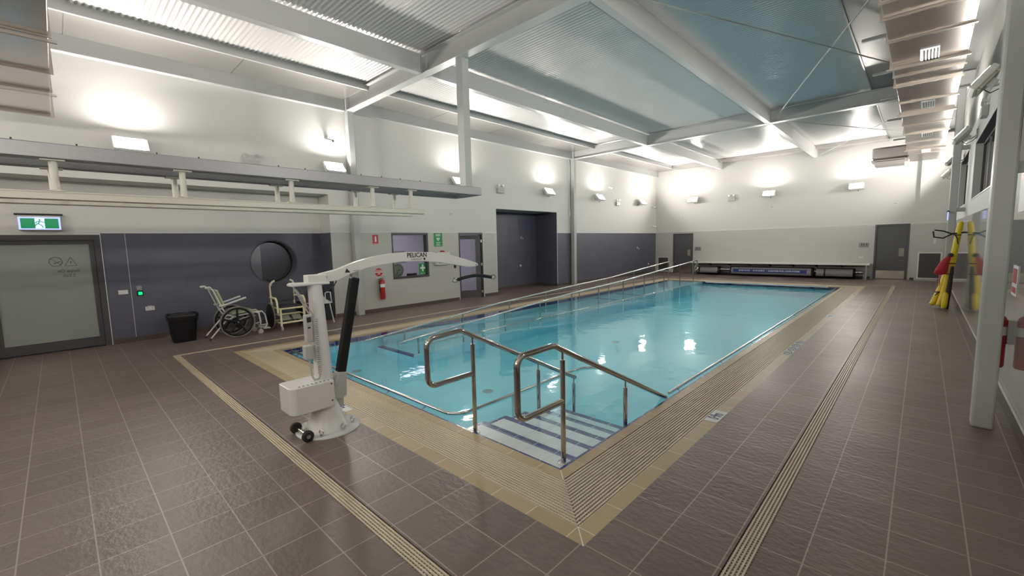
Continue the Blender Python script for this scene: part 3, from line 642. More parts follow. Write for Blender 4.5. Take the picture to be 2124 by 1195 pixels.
for y, lb in ((4.3, 'unseen floodlight added on the right wall before the near column'), (9.0, 'large floodlight bracketed high on the right wall beside the near column'), (13.6, 'second floodlight on the right wall above the high window'), (17.7, 'third floodlight on the right wall beyond the duct'), (21.9, 'farthest floodlight on the right wall'), (-.8, 'unseen floodlight added on the right wall behind the camera')): spots.append((XR, y, 3.95, PI, lb))
for x, lb in ((-8.9, 'left unseen floodlight added on the wall behind the camera'), (-5.4, 'middle unseen floodlight added on the wall behind the camera'), (-2.1, 'right unseen floodlight added on the wall behind the camera')): spots.append((x, YN, 3.92, PI/2, lb))
proto = make_flood()
for i, (x, y, z, rz, lb) in enumerate(spots):
    o = proto if i == 0 else copy_tree(proto)
    o.location = (x, y, z); o.rotation_euler = (0, 0, rz); tag(o, lb, 'wall light', 'wall floodlights')

# twin-spot emergency lights
def make_em():
    r = empty('emergency_light', (0, 0, 0), '', 'emergency light')
    m = MB(); m.box(0, .09, -.17, .17, -.16, .02); m.build('battery_box', 'greyplastic', r, bevel=.01)
    for s in (-1, 1):
        m = MB(); m.cyl((.05, s*.11, .02), (.05, s*.11, .07), .012, seg=8); m.cyl((.02, s*.11, .10), (.085, s*.11, .105), .035, .048, seg=16); h = m.build('lamp_head', 'plasticwhite', r)
        m = MB(); m.cyl((.086, s*.11, .105), (.09, s*.11, .105), .04, seg=16); m.build('lamp_glass', 'bright', h)
    return r
proto = make_em()
for i, (x, y, z, rz, lb) in enumerate(((XL, 3.2, 3.83, 0, 'twin-lamp emergency light half hidden behind the beam frame'), (XL, 11.14, 3.80, 0, 'twin-lamp emergency light above the alcove'), (XL, 19.37, 3.74, 0, 'twin-lamp emergency light between the last two left wall floodlights'),
        (-7.1, YF, 3.87, -PI/2, 'twin-lamp emergency light on the end wall'), (XR, 11.6, 4.05, PI, 'grey emergency light box on the right wall between two floodlights'))):
    o = proto if i == 0 else copy_tree(proto); o.location = (x, y, z); o.rotation_euler = (0, 0, rz); tag(o, lb, 'emergency light', 'emergency lights')
# cameras
def make_cctv():
    r = empty('security_camera', (0, 0, 0), '', 'security camera')
    m = MB(); m.lathe((0, 0, 0), [(.05, 0), (.05, .03), (.03, .05)], 16, 'x'); m.cyl((.04, 0, 0), (.10, 0, -.02), .014, seg=8); m.build('mount', 'plasticwhite', r)
    m = MB(); m.cyl((.06, -.03, -.02), (.20, .07, -.07), .035, seg=14); m.build('camera_body', 'plasticwhite', r)
    m = MB(); m.cyl((.197, .068, -.069), (.215, .081, -.075), .03, seg=14); m.build('camera_lens', 'black', r)
    return r
proto = make_cctv()
for i, (x, y, z, rz, lb) in enumerate(((XL, 4.97, 4.58, 0, 'security camera high on the left wall above the second floodlight'), (XL, 18.56, 4.42, 0, 'security camera high on the left wall between two far floodlights'), (XL, 23.2, 3.70, 0, 'upper security camera in the far left corner'), (XL, 23.3, 2.62, 0, 'small lower security camera in the far left corner'))):
    o = proto if i == 0 else copy_tree(proto); o.location = (x, y, z); o.rotation_euler = (0, 0, rz); tag(o, lb, 'security camera', 'security cameras')
for i, (x, y, z, ax, lb) in enumerate(((XL, 8.9, 2.83, 'l', 'tiny square sensor above the office door'), (-5.31, YF, 3.28, 'f', 'tiny sensor plate below the middle end wall light'), (-.88, YF, 3.1, 'f', 'small white plate above the right end door'), (-9.56, YF, 2.98, 'f', 'small white plate above the left end door'), (-10.8, YF, 2.8, 'f', 'tiny sensor by the far left corner'))):
    m = MB()
    if ax == 'l': m.box(x, x+.02, y-.05, y+.05, z-.05, z+.05)
    else: m.box(x-.09, x+.09, y-.02, y, z-.05, z+.05)
    o = m.build('wall_sensor', 'plasticwhite'); m = MB()
    if ax == 'l': m.box(x+.021, x+.026, y-.025, y+.025, z-.025, z+.025)
    else: m.box(x-.05, x+.05, y-.026, y-.021, z-.02, z+.02)
    m.build('cover_slot', 'greyplastic', o); tag(o, lb, 'sensor', 'small wall plates')

# ------------------------------------------------------------------ left recess: sliding door, exit sign, plates
d = MB(); y0, y1 = DRF[0], DRF[1]
d.box(XREC-.10, XREC+.02, y0, y1-.0, 2.10, 2.20); d.box(XREC-.10, XREC+.02, y1-.09, y1, 0, 2.10); d.box(XREC-.10, XREC+.02, -.93, -.86, 0, 2.10); d.box(XREC-.1, XREC+.02, y0, y0+.08, 0, 2.1)
dr1 = struct(d.build('door_1', 'framegrey'))
for a, b in ((-.85, .525), (-2.31, -.94)):
    m = MB(); m.box(XREC-.07, XREC-.01, a, b, .02, .20); m.box(XREC-.07, XREC-.01, a, b, 2.03, 2.095); m.box(XREC-.07, XREC-.01, a, a+.07, .20, 2.03); m.box(XREC-.07, XREC-.01, b-.07, b, .20, 2.03)
    lf = m.build('door_leaf', 'framegrey', dr1)
    m = MB(); m.box(XREC-.05, XREC-.035, a+.071, b-.071, .201, 2.029); m.build('glass_panel', 'frost', lf)
MT['ghost'] = P('faint_glass_print', (0.10, 0.11, 0.10), 0.4)
gx = XREC-.034
m = MB(); m.tube([(gx, -.02+.085*math.cos(a), 1.70+.085*math.sin(a)) for a in [2*PI*i/32 for i in range(32)]], .006, 6, closed=True)
m.obox((gx, -.02, 1.70), (0, 1, -1), (0, 1, 1), (1, 0, 0), .17, .009, .004); m.obox((gx, -.0, 1.685), (0, 1, .4), (0, -.4, 1), (1, 0, 0), .10, .02, .004)
m.tube([(gx, .10, 1.62), (gx, .26, 1.62), (gx, .18, 1.78)], .006, 6, closed=True); m.box(gx-.002, gx+.002, .17, .19, 1.66, 1.70)
m.build('glass_symbols', 'ghost', dr1)
t = text('Swipe On', .075, (gx+.001, .14, 1.52), *LW, 'ghost', dr1, 'glass_lettering', mirror=True); t = text('2 Exit', .075, (gx+.001, .14, 1.43), *LW, 'ghost', dr1, 'glass_lettering', mirror=True)
# exit sign
def exit_sign(x, y, z, label):
    r = empty('exit_sign', (x, y, z), label, 'exit sign', 'exit signs')
    m = MB(); m.box(x, x+.13, y-.30, y+.30, z+.175, z+.20); m.build('canopy', 'black', r)
    m = MB(); m.box(x+.02, x+.10, y-.27, y+.27, z-.10, z+.172); m.build('frame', 'plasticwhite', r, bevel=.01)
    m = MB(); m.box(x+.101, x+.104, y-.26, y+.26, z-.085, z+.135); m.build('lit_surround', 'exitblue', r)
    m = MB(); m.box(x+.105, x+.108, y-.235, y+.235, z-.065, z+.115); m.build('green_face', 'exitgreen', r)
    m = MB(); m.box(x+.109, x+.111, y-.06, y+.06, z-.065, z+.115); m.build('doorway_panel', 'exitwhite', r)
    m = MB(); X = x+.1125
    m.lathe((X, y+.0, z+.088), [(.013, 0), (.013, .003)], 12, 'x')
    for p in ([(y+.005, z+.07), (y-.02, z+.02)], [(y-.02, z+.02), (y-.05, z+.0), (y-.07, z-.035)], [(y-.02, z+.02), (y+.02, z-.01), (y+.035, z-.05)], [(y+.0, z+.065), (y-.045, z+.05), (y-.05, z+.02)], [(y+.0, z+.065), (y+.04, z+.045), (y+.065, z+.05)]):
        m.tube([(X, *q) for q in p], .007, 6)
    m.build('running_figure', 'exitgreen', r); return r
exit_sign(XREC, -.15, 2.38, 'illuminated green running man exit sign above the frosted sliding door')
r2 = empty('exit_sign', (.43, 15.3, 2.35), 'lit exit sign seen edge on by the far right column', 'exit sign', 'exit signs')
m = MB(); m.box(.405, .428, 15.0, 15.04, 2.16, 2.36); m.build('frame', 'exitblue', r2); m = MB(); m.box(.40, .44, 14.96, 15.41, 2.361, 2.39); m.build('canopy', 'black', r2)
def plate(x, y, z, w, h, label, kind):
    m = MB(); m.box(x, x+.012, y-w/2, y+w/2, z-h/2, z+h/2); o = m.build('wall_plate', 'plasticwhite', bevel=.003); return tag(o, label, kind, 'wall plates by the sliding door')
plate(XREC, .87, 1.04, .15, .085, 'blank white wall plate nearest the sliding door', 'wall plate')
o = plate(XREC, 1.26, .66, .15, .085, 'white double power outlet above the floor near the bin', 'power outlet')
m = MB(); m.box(XREC+.013, XREC+.02, 1.21, 1.23, .66, .69); m.box(XREC+.013, XREC+.02, 1.29, 1.31, .66, .69); m.box(XREC+.001, XREC+.018, 1.225, 1.295, .703, .72); m.build('switch', 'greyplastic', o)
m = MB(); m.box(XREC, XREC+.012, 1.08, 1.165, 1.06, 1.15); o = tag(m.build('key_switch', 'galv'), 'small metal key switch plate above the green button', 'key switch')
m = MB(); m.cyl((XREC+.013, 1.122, 1.105), (XREC+.028, 1.122, 1.105), .014, seg=12); m.build('key_barrel', 'bright', o)
m = MB(); m.box(XREC, XREC+.02, 1.08, 1.18, .94, 1.045); o = tag(m.build('door_release_button', 'black', bevel=.006), 'glowing green door release button on the dark tiles', 'button')
m = MB(); m.box(XREC+.021, XREC+.04, 1.097, 1.163, .96, 1.025); m.build('push_button', 'greenled', o, bevel=.01)
# round window glazing
m = MB(); m.lathe((XREC-.30, RC[0], RC[1]), [(.53, -.02), (.53, .03), (.485, .03), (.485, -.02), (.53, -.02)], 48, 'x', caps=False); o = struct(m.build('window_4', 'black'))
m = MB(); m.lathe((XREC-.29, RC[0], RC[1]), [(.49, 0), (.49, .01)], 48, 'x'); m.build('pane', 'glass', o)
m = MB(); m.box(XREC-.9, XREC-.88, 2.6, 4.9, .6, 2.4); m.m = 1; m.box(XREC-.62, XREC-.60, 3.0, 3.62, .7, 2.3); m.build('curtain_behind', ['doorgrey', 'greyplastic'], o)
m = MB(); m.box(XREC-1.0, XREC-.35, 2.5, 5.0, .5, .6); m.box(XREC-1.0, XREC-.35, 2.5, 5.0, 2.5, 2.6); m.box(XREC-1.0, XREC-.35, 2.4, 2.5, .5, 2.6); m.box(XREC-1.0, XREC-.35, 4.92, 5.0, .5, 2.6); m.build('room_behind', 'officewall', o); m = MB(); m.box(XREC-.75, XREC-.45, 3.0, 4.4, 2.47, 2.495); m.build('added_glow_panel', 'addedglow', o)  # glowing panel added to brighten the space behind the round window
m = MB(); m.tube([(XREC+.003, RC[0]+.54*math.cos(a), RC[1]+.54*math.sin(a)) for a in [2*PI*i/56 for i in range(56)]], .010, 6, closed=True); m.build('ring_trim', 'framegrey', o)

# office behind the left wall -------------------------------------------------
ox0, ox1 = -14.4, XL-.2
m = MB(); m.m = 0; m.box(ox0-.1, ox0, 5.5, 10.7, 0, 2.7); m.box(ox0, ox1-.001, 5.4, 5.5, 0, 2.7); m.box(ox0, ox1-.001, 10.6, 10.7, 0, 2.7); m.box(ox0, ox1-.001, 5.4, 10.7, 2.7, 2.8); m.m = 1; m.box(ox0, ox1+.19, 5.4, 10.7, -.1, -.0005)
struct(m.build('wall_office', ['officewall', 'wood']))
m = MB(); m.box(-13.2, -12.4, 6.6, 9.4, 2.66, 2.69); tag(m.build('office_ceiling_light', 'officeglow'), 'flat ceiling light inside the office behind the window', 'ceiling light')
m = MB(); m.box(ox0, ox0+.35, 6.0, 8.2, 1.75, 2.5)
for k in range(3): m.box(ox0+.351, ox0+.355, 6.02+.73*k, 6.71+.73*k, 1.77, 2.48)
o = m.build('office_cupboard', 'covergrey'); tag(o, 'grey wall cupboard seen through the office window', 'cupboard')
m = MB(); m.box(ox0, ox0+.02, 8.45, 9.2, 1.2, 1.65); tag(m.build('noticeboard', 'footgrey'), 'brown noticeboard on the office back wall', 'noticeboard')
y0, y1, z0, z1 = WIN; m = MB(); t = .06
m.box(XL-.15, XL+.012, y0, y1, z1-t, z1); m.box(XL-.15, XL+.012, y0, y1, z0, z0+t); m.box(XL-.15, XL+.012, y0, y0+t*.6, z0+t, z1-t); m.box(XL-.15, XL+.012, y1-t, y1, z0+t, z1-t)
ow = struct(m.build('window_5', 'framegrey')); m = MB(); m.box(XL-.10, XL-.09, y0+t*.6, y1-t, z0+t, z1-t); m.build('pane', 'glass', ow)
m = MB(); m.box(XL-.5, XL-.152, y0-.2, y1+.2, .84, .88); tag(m.build('office_desk', 'plasticwhite'), 'white desk top behind the office window', 'desk')
# clock on the glass
ck = empty('analogue_clock', (XL-.14, 6.92, 1.13), 'round pale green clock standing inside the office window', 'clock')
m = MB(); m.lathe((XL-.16, 6.92, 1.13), [(.20, 0), (.20, .03), (.185, .035)], 40, 'x'); m.build('face', 'greenpad', ck)
m = MB(); X = XL-.123
for k in range(12): a = 2*PI*k/12; m.obox((X, 6.92+.155*math.sin(a), 1.13+.155*math.cos(a)), (0, math.cos(a), -math.sin(a)), (0, math.sin(a), math.cos(a)), (1, 0, 0), .02, .035, .002)
m.obox((X, 6.96, 1.14), (0, 1, .25), (0, -.25, 1), (1, 0, 0), .10, .014, .003); m.obox((X, 6.90, 1.07), (0, .3, 1), (0, 1, -.3), (1, 0, 0), .13, .010, .003); m.build('hands_and_marks', 'print', ck)
fa = empty('first_aid_sign', (XL-.11, 7.77, 1.10), 'green and white cross first aid sign in the office window corner', 'sign')
m = MB(); m.box(XL-.088, XL-.084, 7.63, 7.90, .95, 1.29); m.build('sign_board', 'signgreen', fa); m = MB(); m.box(XL-.083, XL-.081, 7.735, 7.795, 1.05, 1.26); m.box(XL-.083, XL-.0805, 7.68, 7.85, 1.125, 1.185); m.build('cross', 'printwhite', fa)
text('FIRST AID', .04, (XL-.080, 7.765, .985), *LW, 'printwhite', fa)
m = MB(); m.box(XL-.30, XL-.16, 7.32, 7.60, .881, 1.0); m.m = 1; m.box(XL-.159, XL-.157, 7.34, 7.58, .90, .98); tag(m.build('desk_radio', ['black', 'print'], bevel=.01), 'black box radio on the desk behind the office window', 'radio')
# office door
m = MB(); y0, y1 = DOOR[0], DOOR[1]
m.box(XL-.15, XL+.012, y0, y0+.04, 0, 2.22); m.box(XL-.15, XL+.012, y1-.05, y1, 0, 2.22); m.box(XL-.15, XL+.012, y0+.04, y1-.05, 2.17, 2.22)
od = struct(m.build('door_2', 'framegrey')); m = MB(); m.box(XL+.0, XL+.018, y1, y1+.02, 0, 2.22); m.build('edge_trim', 'trimwhite', od)
hy = y1-.075; a = math.radians(28); dv = Vector((-math.sin(a), -math.cos(a), 0)); nv = Vector((math.cos(a), -math.sin(a), 0)); hp = Vector((XL-.05, hy, 0)); Lw = .95
def lb(m, u0, u1, z0, z1, th=.045): c = hp+dv*((u0+u1)/2); m.obox((c.x, c.y, (z0+z1)/2), dv, (0, 0, 1), nv, abs(u1-u0), z1-z0, th)
m = MB(); lb(m, 0, .17, .01, 2.15); lb(m, Lw-.15, Lw, .01, 2.15); lb(m, .17, Lw-.15, .01, .25); lb(m, .17, Lw-.15, 2.02, 2.15); lf = m.build('door_leaf', 'doorgrey', od)
m = MB(); lb(m, .171, Lw-.151, .251, 2.019, .012); m.build('glass_panel', 'glass', lf)
m = MB()
for z in (.2, 1.15, 1.95): m.cyl((XL+.0, hy+.01, z-.05), (XL+.0, hy+.01, z+.05), .012, seg=8); m.box(XL-.02, XL+.016, hy-.03, hy+.03, z-.045, z+.045)
m.build('hinge', 'bright', od)
# signs and equipment on the left wall
def board(name, y, z, w, h, mat, label, cat, x=XL):
    r = empty(name, (x, y, z), label, cat); m = MB(); m.box(x+.001, x+.006, y-w/2, y+w/2, z-h/2, z+h/2); m.build('sign_board', mat, r); return r
s = board('extinguisher_location_sign', 6.17, 2.04, .17, .26, 'signred', 'red fire extinguisher location sign at the top of the pale tiles', 'sign')
m = MB(); m.box(XL+.007, XL+.009, 6.15, 6.20, 1.97, 2.13); m.box(XL+.007, XL+.009, 6.10, 6.24, 1.922, 1.932); m.build('pictogram', 'printwhite', s)
s = empty('extinguisher_information_sign', (XL, 6.22, 1.12), 'round red and white sign above the fire extinguisher', 'sign')
m = MB(); m.lathe((XL+.001, 6.22, 1.12), [(.115, 0), (.115, .005)], 28, 'x'); m.build('sign_board', 'signred', s)
m = MB(); m.box(XL+.007, XL+.0095, 6.10, 6.34, 1.11, 1.135); m.build('white_band', 'printwhite', s)
text('POWDER', .045, (XL+.0085, 6.22, 1.165), *LW, 'printwhite', s); text('ABE', .045, (XL+.0085, 6.22, 1.075), *LW, 'printwhite', s)
def extinguisher(x, y, z0, h, r_, label, sx=1):
    r = empty('fire_extinguisher', (x+sx*(r_+.03), y, z0), label, 'fire extinguisher', 'fire extinguishers')
    c = (x+sx*(r_+.03), y, z0); m = MB(); m.lathe(c, [(r_*.9, 0), (r_, .02), (r_, h*.78), (r_*.85, h*.85), (r_*.4, h*.9), (r_*.35, h*.92)], 22); m.build('cylinder', 'red', r)
    m = MB(); m.lathe(c, [(r_*1.01, h*.55), (r_*1.01, h*.70)], 22); m.build('label_band', 'printwhite', r)
    m = MB(); m.cyl((c[0], y, z0+h*.9), (c[0], y, z0+h), .02, seg=10); m.obox((c[0], y+.03, z0+h*1.0), (0, 1, .3), (0, -.3, 1), (1, 0, 0), .14, .015, .02); m.obox((c[0], y+.03, z0+h*.95), (0, 1, 0), (0, 0, 1), (1, 0, 0), .12, .012, .02); m.build('handle', 'bright', r)
    m = MB(); m.tube([(c[0], y-.02, z0+h*.95), (c[0], y-.06-r_*.4, z0+h*.93), (c[0]+sx*.02, y-r_-.02, z0+h*.75), (c[0]+sx*.02, y-r_-.015, z0+h*.3)], .012, 8); m.build('hose', 'rubber', r)
    m = MB(); m.box(min(x, x+sx*.03), max(x, x+sx*.03), y-.03, y+.03, z0+h*.4, z0+h*.8); m.build('wall_bracket', 'greyplastic', r); return r
extinguisher(XL, 6.25, .36, .62, .075, 'red fire extinguisher hanging on the pale tiles below the round sign')
s = board('defibrillator_sign', 8.33, 2.01, .33, .42, 'signgreen', 'tall green AED sign with white heart beside the office window', 'sign')
text('AED', .10, (XL+.008, 8.33, 2.155), *LW, 'printwhite', s)
m = MB(); hp_ = [(8.33+.062*(16*math.sin(t)**3)/16, 2.03+.062*(13*math.cos(t)-5*math.cos(2*t)-2*math.cos(3*t)-math.cos(4*t))/16) for t in [2*PI*i/28 for i in range(28)]]
m.prism(hp_, 'x', XL+.007, XL+.009); m.build('heart_symbol', 'printwhite', s)
m = MB(); m.prism([(8.345, 2.07), (8.315, 2.025), (8.33, 2.025), (8.318, 1.985), (8.35, 2.037), (8.333, 2.037)], 'x', XL+.0095, XL+.011); m.build('lightning_bolt', 'signgreen', s)
for k, tx in enumerate(('Automated', 'External', 'Defibrillator')): text(tx, .038, (XL+.008, 8.33, 1.925-.042*k), *LW, 'printwhite', s)
cb = empty('defibrillator_cabinet', (XL, 8.42, 1.22), 'white defibrillator cabinet on the wall half hidden by the lift arm', 'cabinet')
m = MB(); m.box(XL, XL+.14, 8.16, 8.68, 1.22, 1.62); m.build('case', 'plasticwhite', cb, bevel=.015)
m = MB(); m.box(XL+.03, XL+.09, 8.38, 8.50, 1.621, 1.665); m.build('alarm', 'bagred', cb)
m = MB(); m.box(XL+.141, XL+.144, 8.22, 8.62, 1.27, 1.33); m.build('label_strip', 'covergrey', cb)
m = MB(); m.box(XL, XL+.02, 8.93, 9.01, 1.08, 1.20); tag(m.build('card_reader', 'black', bevel=.004), 'small black card reader left of the office door', 'card reader')
# fittings in alcove and on far blue panel
for i, (x, y, z, lb_) in enumerate(((-12.25, 13.5, 2.07, 'small hose tap high on the alcove back wall'), (-12.25, 13.42, .9, 'white round cap low on the alcove back wall'), (XL, 21.5, 1.44, 'white shower fitting on the far blue tiled panel'), (XL, 22.8, .52, 'white round tap near the floor at the far left corner'))):
    m = MB(); m.lathe((x, y, z), [(.05, 0), (.05, .02), (.03, .035)], 16, 'x'); o = m.build('wall_tap', 'plasticwhite')
    if i in (0, 2): m = MB(); m.cyl((x+.036, y, z), (x+.10, y, z-.01), .018, seg=10); m.cyl((x+.09, y, z-.01), (x+.10, y, z-.08), .014, seg=10); m.build('spout', 'bright', o)
    tag(o, lb_, 'tap', 'wall taps')

# ------------------------------------------------------------------ far wall doors, signs, bench, covers, vents
for i, (D, lb_) in enumerate(((D1, 3), (D2, 4))):
    x0, x1, _, z1 = D; m = MB(); m.box(x0, x0+.06, YF-.01, YF+.12, 0, z1); m.box(x1-.06, x1, YF-.01, YF+.12, 0, z1); m.box(x0+.06, x1-.06, YF-.01, YF+.12, z1-.06, z1)
    o = struct(m.build('door_%d' % lb_, 'doorgrey')); m = MB(); m.box(x0+.065, x1-.065, YF+.02, YF+.06, .01, z1-.065); lf = m.build('door_leaf', 'doorgrey', o)
    m = MB(); m.box(x0+.09, x1-.09, YF+.012, YF+.019, .02, .36); m.build('kick_plate', 'chrome', lf)
    m = MB(); m.box(x1-.30, x1-.14, YF+.012, YF+.019, .95, 1.28); m.build('push_plate', 'footgrey', lf)
for i, (x, z, lb_) in enumerate(((-8.72, 1.32, 'small grey toilet sign beside the left end door'), (-1.80, 1.42, 'small grey toilet sign beside the right end door'))):
    r = empty('toilet_sign', (x, YF, z), lb_, 'sign', 'toilet signs'); m = MB(); m.box(x-.17, x+.17, YF-.012, YF-.001, z-.10, z+.10); m.build('sign_board', 'covergrey', r)
    m = MB()
    for dx in (-.07, .0, .09): m.cyl((x+dx, YF-.018, z+.055), (x+dx, YF-.013, z+.055), .014, seg=10); m.prism([(x+dx-.025, z-.005), (x+dx+.025, z-.005), (x+dx+.012, z+.04), (x+dx-.012, z+.04)], 'y', YF-.016, YF-.0125)
    m.box(x-.13, x+.13, YF-.015, YF-.0125, z-.055, z-.045); m.build('pictogram', 'print', r)
def vent(x0, x1, y, z0, z1, lb_):
    r = empty('wall_vent', ((x0+x1)/2, y, z0), lb_, 'vent', 'low wall vents'); t = .04
    m = MB(); m.box(x0-t, x1+t, y-.015, y-.001, z1, z1+t); m.box(x0-t, x1+t, y-.03, y-.001, z0-t, z0); m.box(x0-t, x0, y-.015, y-.001, z0, z1); m.box(x1, x1+t, y-.015, y-.001, z0, z1); m.build('frame', 'trimwhite', r)
    m = MB(); m.box(x0, x1, y-.004, y-.001, z0, z1)
    k = z0+.02
    while k < z1-.02: m._add([(x0, y-.012, k), (x1, y-.012, k), (x1, y-.005, k+.022), (x0, y-.005, k+.022)], [(0, 1, 2, 3)]); k += .03
    m.build('louvres', 'cabinet', r)
vent(-.06, .54, 23.38, .12, 1.08, 'dark louvred vent low on the pier at the far right'); vent(-10.92, -10.35, YF, .10, .84, 'dark louvred vent low on the end wall at the far left')
m = MB(); m.box(-1.95, -1.80, YF-.012, YF, .86, .94); tag(m.build('wall_plate', 'plasticwhite'), 'white outlet plate above the right end of the bench', 'power outlet')
bn = empty('bench_shelf', (-5.15, 23.4, 0), 'long white shelf on grey brackets above the rolled pool covers', 'bench')
m = MB(); m.box(-8.75, -1.52, 22.85, YF-.002, .60, .65); m.build('top', 'trimwhite', bn)
m = MB(); m.box(-8.70, -1.6, YF-.05, YF-.012, .48, .60); m.build('back_rail', 'footgrey', bn)
for x in (-8.0, -7.05, -6.15, -5.25, -4.3, -3.4, -2.5): m = MB(); m.prism([(YF-.05, .60), (22.95, .60), (YF-.05, .45)], 'x', x-.02, x+.02); m.build('bracket', 'black', bn)
for x in (-1.62, -8.66): m = MB(); m.box(x-.03, x+.03, 22.88, 22.94, 0, .60); m.prism([(22.94, .60), (23.3, .60), (22.94, .30)], 'x', x-.015, x+.015); m.build('leg', 'galv', bn)
rl = empty('pool_cover_roller', (-5.1, 23.15, 0), 'low stainless roller with rolled pool blankets under the white shelf', 'pool cover roller')
m = MB(); m.cyl((-8.62, 23.2, .29), (-1.66, 23.2, .29), .055, seg=16); m.build('axle', 'bright', rl)
for x in (-8.60, -1.70): m = MB(); m.box(x-.02, x+.02, 23.12, 23.28, 0, .25); m.box(x-.04, x+.04, 23.0, 23.4, 0, .03); m.lathe((x, 23.2, .29), [(.075, -.03), (.075, .03)], 16, 'x'); m.build('end_stand', 'galv', rl)
rolls = [(-8.42, -7.38, .20, 'left'), (-6.90, -3.42, .215, 'mid'), (-3.36, -1.98, .205, 'right')]
for a, b, r_, nm in rolls:
    m = MB(); m.lathe((0, 23.2, .24), [(r_*.3, a), (r_, a+.02), (r_, b-.02), (r_*.3, b)], 28, 'x'); c = m.build('rolled_blanket', 'coverblack', rl)
    m = MB()
    seg = 8; pts = []
    for (aa, bb) in (((a+.08, b-.10),) if nm != 'right' else ((a+.02, a+.30), (a+.36, b-.08))):
        for k in range(seg):
            t0, t1 = math.radians(55-95*k/seg), math.radians(55-95*(k+1)/seg); rr = r_+.008
            q = lambda t: (23.2-rr*math.cos(t), .24+rr*math.sin(t))
            y_0, z_0 = q(t0); y_1, z_1 = q(t1); m.quad((aa, y_0, z_0), (bb, y_0, z_0), (bb, y_1, z_1), (aa, y_1, z_1))
    m.build('cover_sheet', 'covergrey', c)
m = MB(); m.box(-6.72, -3.68, 22.962, 22.968, .185, .345); bnr = m.build('banner', 'bannerblue', rl)
text('SAVES WATER  •  SAVES ENERGY  •  SUNBATHER POOL COVER SYSTEMS', .098, (-5.2, 22.9605, .268), *FW, 'printwhite', bnr, squeeze=.80)

# ------------------------------------------------------------------ hand rails
def arc(c, r, a0, a1, n, f): return [f(c[0]+r*math.cos(a0+(a1-a0)*i/n), c[1]+r*math.sin(a0+(a1-a0)*i/n)) for i in range(n+1)]
def stair_rail(x, yb, zt, apy, apz, ey, ez, ly, lz, posts, label):
    r = empty('step_handrail', (x, yb, 0), label, 'handrail', 'handrails of the entry steps')
    f = lambda y, z: (x, y, z); R_ = .085
    pts = [f(yb-.01, lz)]
    pts += arc((ly+R_, lz+R_), R_, -PI/2, -PI, 6, f) + arc((ly+R_, zt-R_-.02), R_, PI, PI/2+.12, 6, f) + [f(apy-.05, apz-.002), f(apy, apz-.004), f(apy+.05, apz-.03), f(ey, ez)]
    m = MB(); m.tube(pts, .025, 14); m.build('rail', 'chrome', r)
    for k, (py, z0) in enumerate(posts):
        zr = apz + (ez-apz)*(py-apy)/(ey-apy) if py > apy else apz
        m = MB(); m.cyl((x, py, z0), (x, py, zr-.09), .0215, seg=14); p = m.build('post', 'chrome', r)
        m = MB(); m.cyl((x, py, zr-.09), (x, py, zr-.015), .009, seg=10); m.build('stem', 'chrome', p)
        m = MB(); m.lathe((x, py, z0), [(.05, 0), (.05, .008), (.03, .012)], 18); m.build('base_flange', 'bright', p)
    return r
stair_rail(-3.15, 2.72, 1.04, 2.59, 1.035, 4.45, .115, 2.19, .58, ((2.73, -.034), (3.72, -.129), (4.42, PD)), 'polished stair handrail with square loop on the left of the pool steps')
stair_rail(-2.13, 2.83, 1.03, 2.72, 1.015, 4.86, -.03, 2.27, .515, ((2.83, -.034), (3.89, -.199)), 'polished stair handrail with square loop at the pool corner')
def ramp_rail(x, pts, posts, label):
    r = empty('ramp_handrail', (x, 12, -.2), label, 'handrail', 'handrails along the ramp')
    m = MB(); m.tube([(x, y, z) for y, z in pts], .022, 12); m.build('rail', 'bright', r)
    def zr(y):
        for (a, za), (b, zb) in zip(pts[:-1], pts[1:]):
            if a <= y <= b: return za+(zb-za)*(y-a)/(b-a)
        return pts[-1][1]
    for y in posts:
        zb = -.30+ (y-4.5)*.0186
        m = MB(); m.cyl((x, y, zb), (x, y, zr(y)-.01), .019, seg=10); m.build('post', 'chrome', r)
    return r
ip = [(4.30, -.01), (4.45, .03), (6.17, .15), (8.07, .29), (9.95, .41), (12.97, .54), (15.5, .70), (18.9, .90)]
op = [(4.25, -.10), (6.2, .06), (8.17, .23), (10.51, .35), (11.77, .41), (14.02, .50), (16.5, .68), (19.13, .85)]
r_ = ramp_rail(-7.1, ip, (4.75, 5.9, 7.2, 8.5, 9.9, 11.3, 12.8, 14.3, 15.9, 17.4, 18.85), 'inner stainless ramp handrail with closely spaced posts rising from the water')
m = MB(); m.tube([(-7.1, 18.9, .90), (-7.1, 19.15, .915), (-7.1, 19.25, .88), (-7.1, 19.27, .6), (-7.1, 19.22, .5), (-7.1, 18.9, .5)], .022, 12); m.build('return_loop', 'chrome', r_)
r_ = ramp_rail(-8.30, op, (5.2, 6.9, 8.6, 10.2, 12.0, 13.9, 15.8, 17.6, 19.05), 'outer stainless ramp handrail along the left pool edge')
m = MB(); m.tube([(-8.30, 19.13, .85), (-8.30, 19.4, .87), (-8.30, 19.5, .83), (-8.30, 19.52, .45), (-8.30, 19.45, .38), (-8.3, 19.1, .38)], .022, 12); m.build('return_loop', 'chrome', r_)
